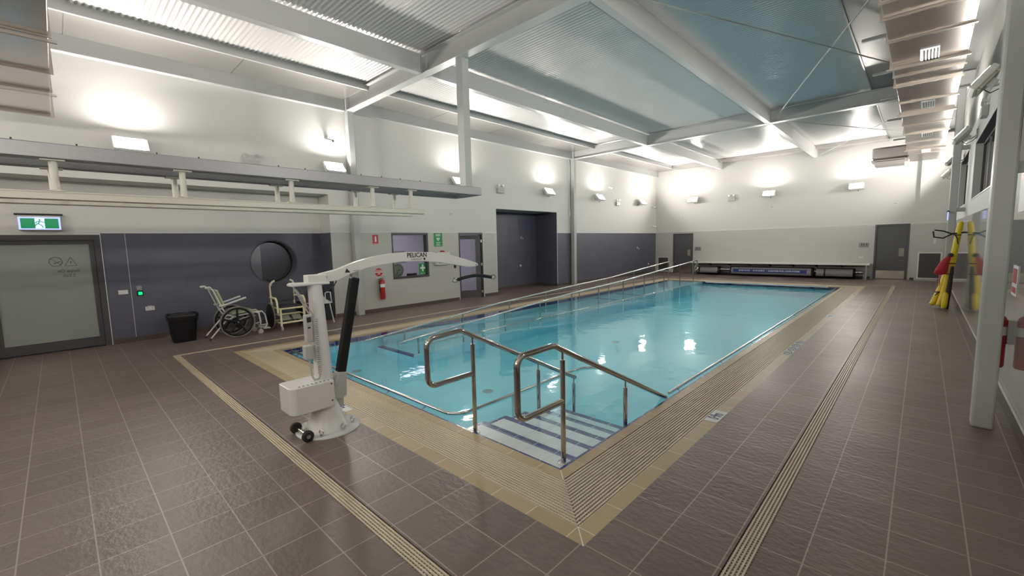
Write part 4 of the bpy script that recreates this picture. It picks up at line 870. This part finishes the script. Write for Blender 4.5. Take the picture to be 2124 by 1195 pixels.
# low grab rails at water level
def grab(pts, brackets, label, closed=False):
    m = MB(); m.tube(pts, .017, 10); o = m.build('grab_rail', 'bright')
    for (a, b) in brackets: m = MB(); m.cyl(a, b, .010, seg=8); m.build('bracket', 'bright', o)
    return tag(o, label, 'grab rail', 'pool grab rails')
nb = [((x, WY0+.046, -.05), (x, 2.80, -.02)) for x in (-7.9, -6.9, -5.9, -4.9, -4.1)]
cpts = [(-8.2, 2.78, .005), (-3.75, 2.80, .005)] + [(-3.75+.2*math.sin(a), 3.0-.2*math.cos(a), .005) for a in [PI/2*i/6 for i in range(1, 7)]] + [(-3.55, 4.95, .005)]
m = MB(); m.tube(cpts, .019, 10); o = m.build('grab_rail', 'bright')
for a, b in nb: mm = MB(); mm.cyl(a, b, .010, seg=8); mm.build('bracket', 'bright', o)
for y in (3.7, 4.7): mm = MB(); mm.cyl((-3.55, y, PD), (-3.55, y, -.01), .016, seg=10); mm.build('post', 'bright', o)
mm = MB(); mm.tube([(-3.55, 4.95, .005), (-3.52, 5.15, .005), (-3.42, 5.3, .0), (-3.3, 5.3, -.01)], .017, 10); mm.build('end_bend', 'bright', o)
tag(o, 'stainless grab rail at water level along the near edge, turning beside the steps', 'grab rail', 'pool grab rails')
grab([(-2.13, 4.95, .002), (-2.13, 19.1, .002)], [((WX1-.046, y, -.05), (-2.13, y, -.01)) for y in (5.2, 6.8, 8.4, 10.0, 12, 14, 16, 18)], 'stainless grab rail at water level along the long right edge')
grab([(-6.80, 4.7, -.03), (-6.80, 17.5, -.03)], [((-6.80, y, -.03), (-6.80, y, -.26+(y-4.5)*.012)) for y in (4.9, 6.2, 7.7, 9.2, 10.8, 12.6, 14.5, 16.5)], 'low stainless rail on the pool side of the ramp')
grab([(-2.4, WY1-.12, .002), (-6.7, WY1-.12, .002)], [((x, WY1-.046, -.05), (x, WY1-.12, -.01)) for x in (-2.8, -4, -5.2, -6.4)], 'stainless grab rail at water level along the far edge')

# ------------------------------------------------------------------ depth markers
def marker(x0, x1, y0, y1, body, size, r, u, label, name='depth_marker'):
    o = empty(name, ((x0+x1)/2, (y0+y1)/2, 0), label, 'pool marker', 'markers on the tan edge tiles'); m = MB(); m.box(x0, x1, y0, y1, .0003, .003); m.build('tile', 'printwhite', o)
    if body: text(body, size, ((x0+x1)/2, (y0+y1)/2, .0035), r, u, 'printblue', o, squeeze=.56)
    return o
marker(-1.53, -1.40, 4.42, 4.76, '0·9m', .155, (0, 1, 0), (-1, 0, 0), 'white 0.9m depth marker on the right pool edge nearest the steps')
marker(-5.02, -4.62, 2.055, 2.175, '0·9m', .15, (1, 0, 0), (0, 1, 0), 'white 0.9m depth marker on the near pool edge behind the lift')
marker(-1.53, -1.40, 12.0, 12.33, '1·1m', .155, (0, 1, 0), (-1, 0, 0), 'white depth marker on the right pool edge at mid length')
marker(-1.53, -1.40, 16.8, 17.1, '1·1m', .155, (0, 1, 0), (-1, 0, 0), 'white depth marker on the right pool edge near its far end')
for k in range(4):
    o = marker(-1.53, -1.40, 7.76+.305*k, 8.05+.305*k, None, 0, None, None, ['warning tile nearest the camera', 'second warning tile', 'third warning tile', 'warning tile farthest from the camera'][k] + ' in the row of four on the right pool edge', 'warning_marker')
    cy = 7.905+.305*k; m = MB(); m.tube([(-1.465+.052*math.cos(a), cy+.11*math.sin(a), .004) for a in [2*PI*i/24 for i in range(24)]], .004, 5, closed=True); m.obox((-1.465, cy, .004), (1, 1.8, 0), (-1.8, 1, 0), (0, 0, 1), .19, .008, .002); m.obox((-1.465, cy, .004), (1, -.6, 0), (.6, 1, 0), (0, 0, 1), .07, .02, .002); m.build('symbol', 'printblue', o)

# ------------------------------------------------------------------ pool lift
LX = -4.36
lf = empty('pool_lift', (-4.35, 1.77, 0), 'white mobile pool hoist with curved arm and black ram at the near pool edge', 'pool hoist')
m = MB(); m.lathe((-4.36, 1.78, 0), [(.31, .0), (.31, .014), (.0, .014)], 48); m.build('base_plate', 'liftwhite', lf)
m = MB(); m.lathe((-4.36, 1.77, 0), [(.215, .015), (.20, .03), (.105, .27), (.10, .30)], 36); m.build('cone', 'liftwhite', lf)
for i, (x, y) in enumerate(((-4.43, 1.98), (-4.24, 1.98), (-4.14, 1.84), (-4.15, 1.62), (-4.38, 1.54), (-4.56, 1.66))):
    m = MB(); m.cyl((x, y, .015), (x, y, .04), .016, seg=10); m.tube([(x+.022*math.cos(a), y+.01*math.cos(a), .06+.022*math.sin(a)) for a in [2*PI*k/14 for k in range(14)]], .006, 6, closed=True); m.build('eye_bolt', 'bright', lf)
bx = MB(); x0, x1, y0, y1 = -4.53, -4.20, 1.385, 1.80; Rr = .075
pl = [(x1, y1), (x0, y1)] + [(x0+Rr*.5-Rr*.5*math.sin(a), y0+Rr*.5-Rr*.5*math.cos(a)) for a in [PI/2*(1-i/5) for i in range(6)]] + [(x1-Rr+Rr*math.sin(a), y0+Rr-Rr*math.cos(a)) for a in [PI/2*i/6 for i in range(7)]]
bx.prism(pl, 'z', .265, .53); bo = bx.build('battery_box', 'liftwhite', lf, bevel=.008)
m = MB()
for k in range(8): m.box(x1-.045, x1-.035, 1.47+.04*k, 1.488+.04*k, .53, .533)
m.cyl((x1-.001, 1.77, .50), (x1+.003, 1.77, .50), .008, seg=8); m.cyl((x1-.001, 1.77, .33), (x1+.003, 1.77, .33), .008, seg=8); m.build('screws', 'print', bo)
m = MB(); m.tube([(-4.36, 1.77, .29), (-4.36, 1.765, .6), (-4.36, 1.74, 1.42), (-4.36, 1.735, 1.50)], [.095, .084, .068, .068], 20); m.build('mast', 'liftwhite', lf)
m = MB(); m.box(-4.42, -4.30, 1.655, 1.84, 1.50, 1.585); m.box(-4.43, -4.29, 1.50, 1.86, 1.485, 1.51); m.build('mast_head', 'liftwhite', lf, bevel=.008)
TOP = [(1.79, 1.592), (1.959, 1.623), (2.161, 1.69), (2.381, 1.741), (2.608, 1.768), (2.857, 1.775), (3.116, 1.766), (3.402, 1.726), (3.644, 1.667), (3.882, 1.596), (3.902, 1.565)]
BOT = [(3.832, 1.55), (3.73, 1.549), (3.543, 1.584), (3.254, 1.636), (2.978, 1.663), (2.727, 1.668), (2.486, 1.648), (2.285, 1.619), (2.116, 1.575), (1.951, 1.509), (1.79, 1.505)]
m = MB(); m.prism(TOP+BOT, 'x', LX-.035, LX+.035); bm_ = m.build('boom_arm', 'liftwhite', lf, bevel=.006)
m = MB(); m.cyl((LX+.036, 1.83, 1.555), (LX+.05, 1.83, 1.555), .018, seg=14); m.cyl((LX+.036, 3.86, 1.573), (LX+.04, 3.86, 1.573), .008, seg=10); m.build('pivot_cap', 'brass', bm_)
text('PELICAN', .075, (LX+.037, 2.93, 1.735), *LW, 'print', bm_, squeeze=.95)
m = MB(); m.box(LX+.0355, LX+.037, 2.85, 3.0, 1.688, 1.692); m.build('small_print', 'print', bm_); m = MB(); m.box(LX+.0355, LX+.037, 2.85, 2.99, 1.678, 1.681); m.box(LX+.0355, LX+.0372, 3.02, 3.045, 1.675, 1.70)
m.prism([(2.04, 1.585), (2.10, 1.585), (2.06, 1.63)], 'x', LX+.0355, LX+.037); m.box(LX+.0355, LX+.037, 2.13, 2.19, 1.60, 1.604); m.build('small_print', 'print', bm_)
m = MB(); m.tube([(LX, 2.150, 1.50), (LX, 1.93, .57)], .0, 8) if False else m.obox((LX, (2.155+1.945)/2, (1.515+.56)/2), (0, 2.155-1.945, 1.515-.56), (0, 1.515-.56, -(2.155-1.945)), (1, 0, 0), 1.0, .088, .085)
m.build('actuator_sleeve', 'black', lf, bevel=.012)
m = MB(); m.prism([(1.90, .565), (1.99, .548), (1.975, .30), (1.90, .27), (1.83, .29), (1.83, .40)], 'x', LX-.05, LX+.05); m.box(LX-.025, LX+.025, 1.80, 1.95, .19, .29); m.build('actuator_motor', 'greyplastic', lf, bevel=.012)
m = MB(); m.box(LX-.03, LX+.03, 2.12, 2.19, 1.505, 1.60); m.cyl((LX-.04, 2.155, 1.54), (LX+.045, 2.155, 1.54), .012, seg=10); m.build('ram_clevis', 'bright', lf)
m = MB(); m.box(LX+.0, LX+.075, 1.60, 1.665, .93, 1.20); m.box(LX+.0, LX+.08, 1.575, 1.66, .76, .90); m.build('control_unit', 'greyplastic', lf, bevel=.01)
m = MB(); m.box(LX+.0755, LX+.077, 1.61, 1.65, 1.13, 1.18); m.box(LX+.0755, LX+.077, 1.615, 1.64, 1.07, 1.085); m.build('control_label', 'print', lf)
pts = [(LX+.10, 1.70+.012*math.sin(k*1.7), 1.16-.0145*k) if k < 38 else None for k in range(38)]
m = MB(); n = 150
m.tube([(LX+.095+.014*math.cos(k*1.1), 1.69+.014*math.sin(k*1.1)+.00*k, 1.16-.0037*k) for k in range(n)], .0045, 5); m.tube([(LX+.095, 1.69, .605), (LX+.10, 1.68, .565), (LX+.09, 1.64, .555), (LX+.06, 1.625, .60), (LX+.05, 1.62, .76)], .009, 7); m.build('coiled_cable', 'greyplastic', lf)
m = MB(); m.tube([(LX-.06, 1.66, 1.50), (LX-.06, 1.52, 1.505), (LX+.06, 1.52, 1.505), (LX+.06, 1.86, 1.495)], .012, 8); m.build('push_handle', 'liftwhite', lf)
m = MB(); m.obox((LX+.05, 1.575, 1.36), (0, .14, -.30), (1, 0, 0), (0, .30, .14), .33, .035, .006); m.obox((LX+.08, 1.60, 1.33), (0, .16, -.30), (1, 0, 0), (0, .30, .16), .30, .03, .005); m.build('sling_strap', 'greyplastic', lf)
m = MB(); m.tube([(LX+.03, 1.95, 1.51), (LX+.03, 1.92, 1.46), (LX+.05, 1.84, 1.42)], .006, 6); m.build('actuator_cable', 'rubber', lf)
m = MB(); m.cyl((LX, 3.86, 1.555), (LX, 3.855, 1.44), .008, seg=8); m.tube([(LX, 3.85+.014*math.cos(a), 1.435+.014*math.sin(a)) for a in [2*PI*k/12 for k in range(12)]], .005, 6, closed=True); m.build('swivel_link', 'bright', lf)
sb = [(3.555, 1.392), (3.68, 1.415), (3.80, 1.428), (3.90, 1.428), (4.03, 1.410), (4.16, 1.385)]
m = MB(); m.tube([(LX, y, z) for y, z in sb], .024, 12); spb = m.build('spreader_bar', 'black', lf)
for cy_, cz_ in ((3.52, 1.39), (4.20, 1.383)): m = MB(); m.tube([(LX, cy_+.045*math.cos(a), cz_+.028*math.sin(a)) for a in [2*PI*k/20 for k in range(20)]], .009, 6, closed=True); m.build('sling_hook', 'chrome', spb)
for x in (-4.47, -4.17): m = MB(); m.lathe((x, 1.50, .055), [(.02, -.018), (.05, -.018), (.055, -.012), (.055, .012), (.05, .018), (.02, .018)], 24, 'x'); m.build('wheel', 'rubber', lf)
m = MB(); m.cyl((-4.45, 1.50, .055), (-4.19, 1.50, .055), .012, seg=10); m.box(-4.36, -4.34, 1.50, 1.56, .02, .06); m.cyl((-4.152, 1.50, .055), (-4.149, 1.50, .055), .02, seg=14); m.build('axle', 'bright', lf)

# ------------------------------------------------------------------ chairs and bin
def rollchair(root, cx, cy, X0, X1, tubemat, seatmat, backmat, style):
    pass
# green wheelchair, seen from its left side, facing +y
wc = empty('shower_wheelchair', (-10.6, 2.5, 0), 'white framed wheelchair with sage green pads and large black wheels, facing right', 'wheelchair')
xa, xb = -10.85, -10.38
for x in (xa-.02, xb+.02):
    cy_, cz_, R_ = 2.50, .335, .315
    m = MB(); m.tube([(x, cy_+R_*math.cos(a), cz_+R_*math.sin(a)) for a in [2*PI*k/40 for k in range(40)]], .016, 8, closed=True); wv = m.build('wheel', 'greyrubber', wc)
    m = MB(); m.tube([(x, cy_+(R_-.035)*math.cos(a), cz_+(R_-.035)*math.sin(a)) for a in [2*PI*k/36 for k in range(36)]], .018, 6, closed=True)
    for k in range(5):
        a = 2*PI*k/5+.3; m.tube([(x, cy_, cz_), (x, cy_+(R_-.03)*math.cos(a), cz_+(R_-.03)*math.sin(a))], [.03, .016], 8)
    m.lathe((x, cy_, cz_), [(.045, -.03), (.045, .03)], 16, 'x'); m.build('rim_and_spokes', 'black', wv)
    m = MB(); s_ = 1 if x == xb+.02 else -1; m.cyl((x+s_*.031, cy_, cz_), (x+s_*.036, cy_, cz_), .012, seg=10); m.build('hub_cap', 'bright', wv)
for x in (xa+.03, xb-.03):
    m = MB(); m.tube([(x, 2.02, 1.09), (x, 2.08, 1.10), (x, 2.13, 1.02), (x, 2.27, .62), (x, 2.33, .50), (x, 2.45, .45), (x, 2.85, .50), (x, 2.98, .50), (x, 3.04, .42), (x, 3.07, .20), (x, 3.02, .12)], .014, 10); m.tube([(x, 2.45, .45), (x, 2.30, .38), (x, 2.02, .06)], .014, 8)
    m.tube([(x, 2.85, .50), (x, 2.92, .46), (x, 2.94, .20), (x, 3.05, .20)], .012, 8); m.tube([(x, 2.30, .42), (x, 2.5, .335)], .012, 8); m.tube([(x, 2.45, .34), (x, 2.62, .40), (x, 2.85, .42)], .012, 8); m.build('side_frame', 'plasticwhite', wc)
    m = MB(); m.cyl((x, 2.02, .06), (x, 1.99, .015), .018, seg=10); m.build('rubber_tip', 'rubber', wc)
    m = MB(); m.tube([(x, 2.20, .70), (x, 2.30, .71), (x, 2.66, .82), (x, 2.70, .825)], .021, 10); m.build('armrest', 'plasticwhite', wc)
    m = MB(); m.cyl((x, 1.99, 1.095), (x, 2.07, 1.10), .021, seg=12); m.build('push_grip', 'plasticwhite', wc)
    m = MB(); m.lathe((x, 2.93, .055), [(.02, -.014), (.052, -.014), (.055, 0), (.052, .014), (.02, .014)], 20, 'x'); m.cyl((x, 2.93, .06), (x, 2.94, .18), .012, seg=8); m.build('castor', 'greyplastic', wc)
m = MB()
for y, z in ((2.12, 1.04), (2.27, .62), (2.48, .45), (2.95, .49), (2.94, .20), (2.45, .335)): m.cyl((xa+.03, y, z), (xb-.03, y, z), .012, seg=8)
m.build('cross_tube', 'plasticwhite', wc)
m = MB(); m.obox((-10.615, 2.245, .845), (1, 0, 0), (0, -.33, 1), (0, 1, .33), .40, .40, .05); m.build('backrest', 'greenpad', wc, bevel=.02)
m = MB(); m.obox((-10.615, 2.63, .525), (1, 0, 0), (0, 1, .04), (0, -.04, 1), .42, .42, .05); m.build('seat', 'greenpad', wc, bevel=.02)
m = MB(); m.box(xa+.03, xb-.03, 3.0, 3.13, .10, .115); m.build('footplate', 'plasticwhite', wc)
# cream commode chair facing the pool (+x)
cc = empty('commode_wheelchair', (-10.75, 3.62, 0), 'cream tubed commode wheelchair with black sling seat facing the pool', 'wheelchair')
ya, yb = 3.36, 3.86; xf, xk = -10.40, -10.95
for y in (ya, yb):
    m = MB(); m.tube([(xf, y, .10), (xf, y, .50)], .022, 10); m.tube([(xk, y, .12), (xk, y, .50), (xk-.04, y, .98), (xk+.02, y, 1.04)], .022, 10); m.tube([(xf, y, .17), (xk, y, .17)], .020, 10); m.tube([(xf, y, .49), (xk, y, .49)], .020, 10); m.tube([(xf+.0, y, .34), (xk, y, .34)], .015, 8)
    m.build('side_frame', 'creamtube', cc)
    s_ = -1 if y == ya else 1
    m = MB(); yy = y+s_*.05; m.tube([(xf-.02, yy, .40), (xf-.02, yy, .52), (xf-.05, yy, .66), (xf-.12, yy, .73), (xk+.08, yy, .73), (xk, y, .73)], .022, 10); m.build('armrest', 'creamtube', cc)
    m = MB(); m.tube([(xk+.0, y+s_*.0, 1.0), (xk+.04, y-s_*.02, 1.07), (xk+.05, y-s_*.08, 1.11)], .022, 10); m.build('push_grip', 'creamtube', cc)
    m = MB(); wy = y+s_*.075
    m.tube([(-10.86+.29*math.cos(a), wy, .31+.29*math.sin(a)) for a in [2*PI*k/36 for k in range(36)]], .016, 8, closed=True); wv = m.build('wheel', 'greyrubber', cc)
    m = MB(); m.lathe((-10.86, wy, .31), [(.04, -.03), (.27, -.012), (.27, .012), (.04, .03)], 30, 'y'); m.build('wheel_disc', 'black', wv)
    m = MB(); m.lathe((xf+.02, y, .055), [(.02, -.014), (.052, -.014), (.055, 0), (.052, .014), (.02, .014)], 20, 'y'); m.cyl((xf+.02, y, .06), (xf, y, .11), .014, seg=8); m.build('castor', 'greyplastic', cc)
m = MB()
for x, z in ((xf, .49), (xf, .17), (xk, .49), (xk, .17), (-10.62, .34)): m.cyl((x, ya, z), (x, yb, z), .021, seg=10)
m.build('cross_tube', 'creamtube', cc)
m = MB(); m.box(xk+.03, xf-.03, ya+.02, yb-.02, .50, .545); m.build('seat', 'cushionblack', cc, bevel=.015)
m = MB(); m.obox((xk-.01, 3.61, .83), (0, 1, 0), (-.1, 0, 1), (1, 0, .1), .49, .44, .02); m.build('backrest', 'cushionblack', cc, bevel=.02)
for y in (3.48, 3.73): m = MB(); m.obox((-10.50, y, .27), (0, 1, 0), (1, 0, -.7), (.7, 0, 1), .19, .16, .02); m.build('footplate', 'footgrey', cc, bevel=.01)
# white shower stool behind the lift mast
st = empty('shower_chair', (-10.72, 4.4, 0), 'white plastic shower chair with adjustable legs mostly hidden behind the lift mast', 'shower chair')
m = MB(); m.box(-10.97, -10.57, 4.14, 4.62, .475, .499); m.build('seat', 'plasticwhite', st, bevel=.01)
m = MB(); m.prism([(4.20, .50), (4.62, .50), (4.56, .53), (4.46, .60), (4.40, .72), (4.37, .88), (4.25, .90)], 'x', -10.62, -10.60); m.build('backrest', 'plasticwhite', st, bevel=.01)
for x, y in ((-10.93, 4.12), (-10.93, 4.54), (-10.55, 4.12), (-10.55, 4.54)):
    dy = .06 if y > 4.3 else -.06; m = MB(); m.tube([(x, y, .48), (x+(.03 if x > -10.7 else -.03), y+dy, .02)], .014, 8); lg = m.build('leg', 'plasticwhite', st)
    m = MB(); m.cyl((x+(.03 if x > -10.7 else -.03), y+dy, .05), (x+(.032 if x > -10.7 else -.032), y+dy*1.05, .002), .018, .024, seg=10); m.build('rubber_foot', 'greyplastic', lg)
m = MB(); m.tube([(-10.57, 4.45, .50), (-10.57, 4.45, .74), (-10.57, 4.50, .76), (-10.57, 4.58, .75), (-10.57, 4.60, .48)], .012, 8); m.build('arm_loop', 'plasticwhite', st)
# dark tall item behind stool: folded black chair
m = MB(); m.box(-11.0, -10.94, 4.56, 4.80, 0, .86); m.box(-10.94, -10.90, 4.58, 4.60, 0, .80); m.box(-10.94, -10.90, 4.76, 4.78, 0, .80)
tag(m.build('folded_panel', 'cushionblack', bevel=.01), 'folded black panel leaning by the recess end behind the shower chair', 'folded screen')
# bin
bn = empty('waste_bin', (-10.93, 1.66, 0), 'black tapered waste bin with a black liner against the dark tiles', 'bin')
def rring(c, w_, d_, z, n=32, wob=0.0, seed=0):
    out = []; rnd = random.Random(seed)
    for i in range(n):
        a = 2*PI*i/n; c_, s_ = math.cos(a), math.sin(a); e = .5; x = abs(c_)**e*(1 if c_ > 0 else -1)*d_*.54; y = abs(s_)**e*(1 if s_ > 0 else -1)*w_*.565; k = 1+wob*(rnd.random()-.5)
        out.append((c[0]+x*k, c[1]+y*k, z+wob*.3*(rnd.random()-.5)))
    return out
def loft(m, rings, smooth=True, cap0=True, cap1=False):
    n = len(rings[0]); vs = [p for r in rings for p in r]
    m._add(vs, [(i*n+j, i*n+(j+1) % n, (i+1)*n+(j+1) % n, (i+1)*n+j) for i in range(len(rings)-1) for j in range(n)], smooth)
    if cap0: m._add(rings[0], [tuple(range(n))])
    if cap1: m._add(rings[-1], [tuple(range(n))])
c = (-10.93, 1.66); m = MB();  loft(m, [rring(c, .33, .26, 0), rring(c, .345, .27, .02), rring(c, .43, .34, .53), rring(c, .43, .34, .54), rring(c, .41, .32, .53), rring(c, .32, .25, .03)]); m.build('tub', 'black', bn)
m = MB(); loft(m, [rring(c, .445, .355, .43, wob=.03, seed=1), rring(c, .455, .37, .49, wob=.06, seed=2), rring(c, .475, .385, .54, wob=.05, seed=3), rring(c, .455, .365, .575, wob=.05, seed=4), rring(c, .40, .31, .555, wob=.06, seed=5), rring(c, .36, .28, .46, wob=.09, seed=6), rring(c, .30, .24, .34, wob=.12, seed=7)], cap0=False, cap1=True); m.build('liner', 'bag', bn)

# ------------------------------------------------------------------ rescue gear on right wall
def strap_loop(m, c, r_, w_=.03): m.tube([(c[0]+r_*math.cos(a), c[1]+r_*math.sin(a), c[2]) for a in [2*PI*k/16 for k in range(16)]], .012, 6, closed=True)
YT = 14.9
rt1 = empty('rescue_tube', (.55, YT, 0), 'tall yellow foam rescue tube with black straps leaning against the right wall', 'rescue tube', 'yellow rescue tubes')
m = MB(); m.tube([(.36, YT-.02, .07), (.40, YT, .12), (.47, YT, .5), (.56, YT, 1.2), (.62, YT, 1.9), (.645, YT, 2.08), (.65, YT, 2.12)], [.05, .068, .072, .062, .058, .05, .02], 14); m.build('foam_body', 'yellow', rt1)
m = MB(); strap_loop(m, (.60, YT, 1.80), .062); strap_loop(m, (.545, YT, 1.12), .07); strap_loop(m, (.52, YT, .86), .07); m.tube([(.56, YT-.07, 1.8), (.60, YT-.09, 1.72), (.62, YT-.09, 1.58)], .012, 6); m.build('strap', 'strap', rt1)
rt2 = empty('rescue_tube', (.42, YT+.15, 0), 'shorter yellow rescue tube splayed at the foot of the tall one', 'rescue tube', 'yellow rescue tubes')
m = MB(); m.tube([(.24, YT+.05, .08), (.28, YT+.08, .13), (.38, YT+.12, .45), (.47, YT+.15, .85), (.50, YT+.16, .95)], [.045, .06, .065, .055, .02], 14); m.build('foam_body', 'yellow', rt2)
m = MB(); strap_loop(m, (.36, YT+.11, .40), .07); m.tube([(.30, YT+.02, .32), (.37, YT, .42), (.42, YT+.03, .36)], .012, 6); m.build('strap', 'strap', rt2)
rt3 = empty('rescue_tube', (.44, YT-.2, 0), 'short yellow rescue tube standing on the floor in front', 'rescue tube', 'yellow rescue tubes')
m = MB(); m.tube([(.46, YT-.25, .05), (.465, YT-.25, .10), (.475, YT-.22, .38), (.48, YT-.21, .43)], [.045, .055, .055, .02], 14); m.build('foam_body', 'yellow', rt3)
m = MB(); m.tube([(.50, YT-.15, .02), (.53, YT-.12, .5), (.56, YT-.1, 1.05)], [.045, .05, .03], 10); m.build('black_cover', 'strap', rt3)
tb = empty('throw_bag', (.44, YT-.1, .85), 'red throw bag hanging from the yellow rescue tube', 'throw bag')
m = MB(); loft(m, [[(.36+.115*math.cos(a)*k, YT-.10+.07*math.sin(a)*k, z) for a in [2*PI*i/20 for i in range(20)]] for k, z in ((.4, .84), (1.0, .88), (1.05, .98), (.9, 1.12)) ] , cap1=False)
m.v = [(x+max(0, z-.9)*.62, y, z) for x, y, z in m.v]
m2 = MB(); loft(m2, [[(.355+o_+.115*math.cos(a)*k, YT-.12+.06*math.sin(a)*k, z) for a in [2*PI*i/20 for i in range(20)]] for k, z, o_ in ((.35, .84, 0), (1.0, .87, 0), (.98, .97, .02), (.75, 1.13, .06), (.45, 1.27, .12), (.2, 1.33, .15))], cap1=True); m2.build('bag_body', 'bagred', tb)
m = MB(); m.tube([(.33, YT-.13, .85), (.315, YT-.13, .66), (.335, YT-.13, .55), (.36, YT-.13, .60), (.355, YT-.13, .85)], .008, 6); m.build('cord_loop', 'bagred', tb)
m = MB(); m.lathe((.51, YT-.12, 1.28), [(.05, 0), (.055, .06), (.02, .09)], 14); m.build('drawstring_collar', 'strap', tb)
hk = empty('rescue_gear_bracket', (.62, YT, 1.85), 'black arm bracket holding the rescue tubes on the right wall', 'bracket')
m = MB(); m.tube([(XR, YT, 1.86), (.62, YT-.02, 1.84), (.50, YT-.09, 1.83)], .020, 8); m.tube([(.50, YT-.09, 1.83), (.36, YT-.09, 1.90), (.20, YT-.1, 1.93)], .016, 8); m.tube([(.50, YT-.09, 1.82), (.36, YT-.1, 1.73), (.20, YT-.1, 1.76), (.18, YT-.1, 1.90)], .016, 8); m.build('arm', 'black', hk)
m = MB(); m.box(.20, .24, YT-.12, YT-.08, 1.60, 1.72); m.build('white_clip', 'plasticwhite', hk)
# extinguisher and signs behind the near column
extinguisher(XR, 6.72, .44, .62, .085, 'red fire extinguisher on the right wall half hidden by the near column', sx=-1)
s = empty('extinguisher_information_sign', (XR, 6.78, 1.3), 'narrow red and white sign on the right wall above the hidden extinguisher', 'sign')
m = MB(); m.box(XR-.006, XR-.001, 6.62, 6.94, 1.19, 1.50); m.build('sign_board', 'printwhite', s); m = MB(); m.box(XR-.009, XR-.007, 6.66, 6.90, 1.32, 1.47); m.box(XR-.009, XR-.007, 6.66, 6.90, 1.22, 1.28); m.build('red_panel', 'signred', s)
s = empty('safety_notice', (XR, 6.9, 2.2), 'white notice with red heading on the right wall beside the near column', 'notice')
m = MB(); m.box(XR-.006, XR-.001, 6.35, 7.02, 2.05, 2.50); m.build('sign_board', 'printwhite', s); m = MB(); m.box(XR-.009, XR-.007, 6.45, 6.9, 2.36, 2.44); m.build('red_heading', 'signred', s)
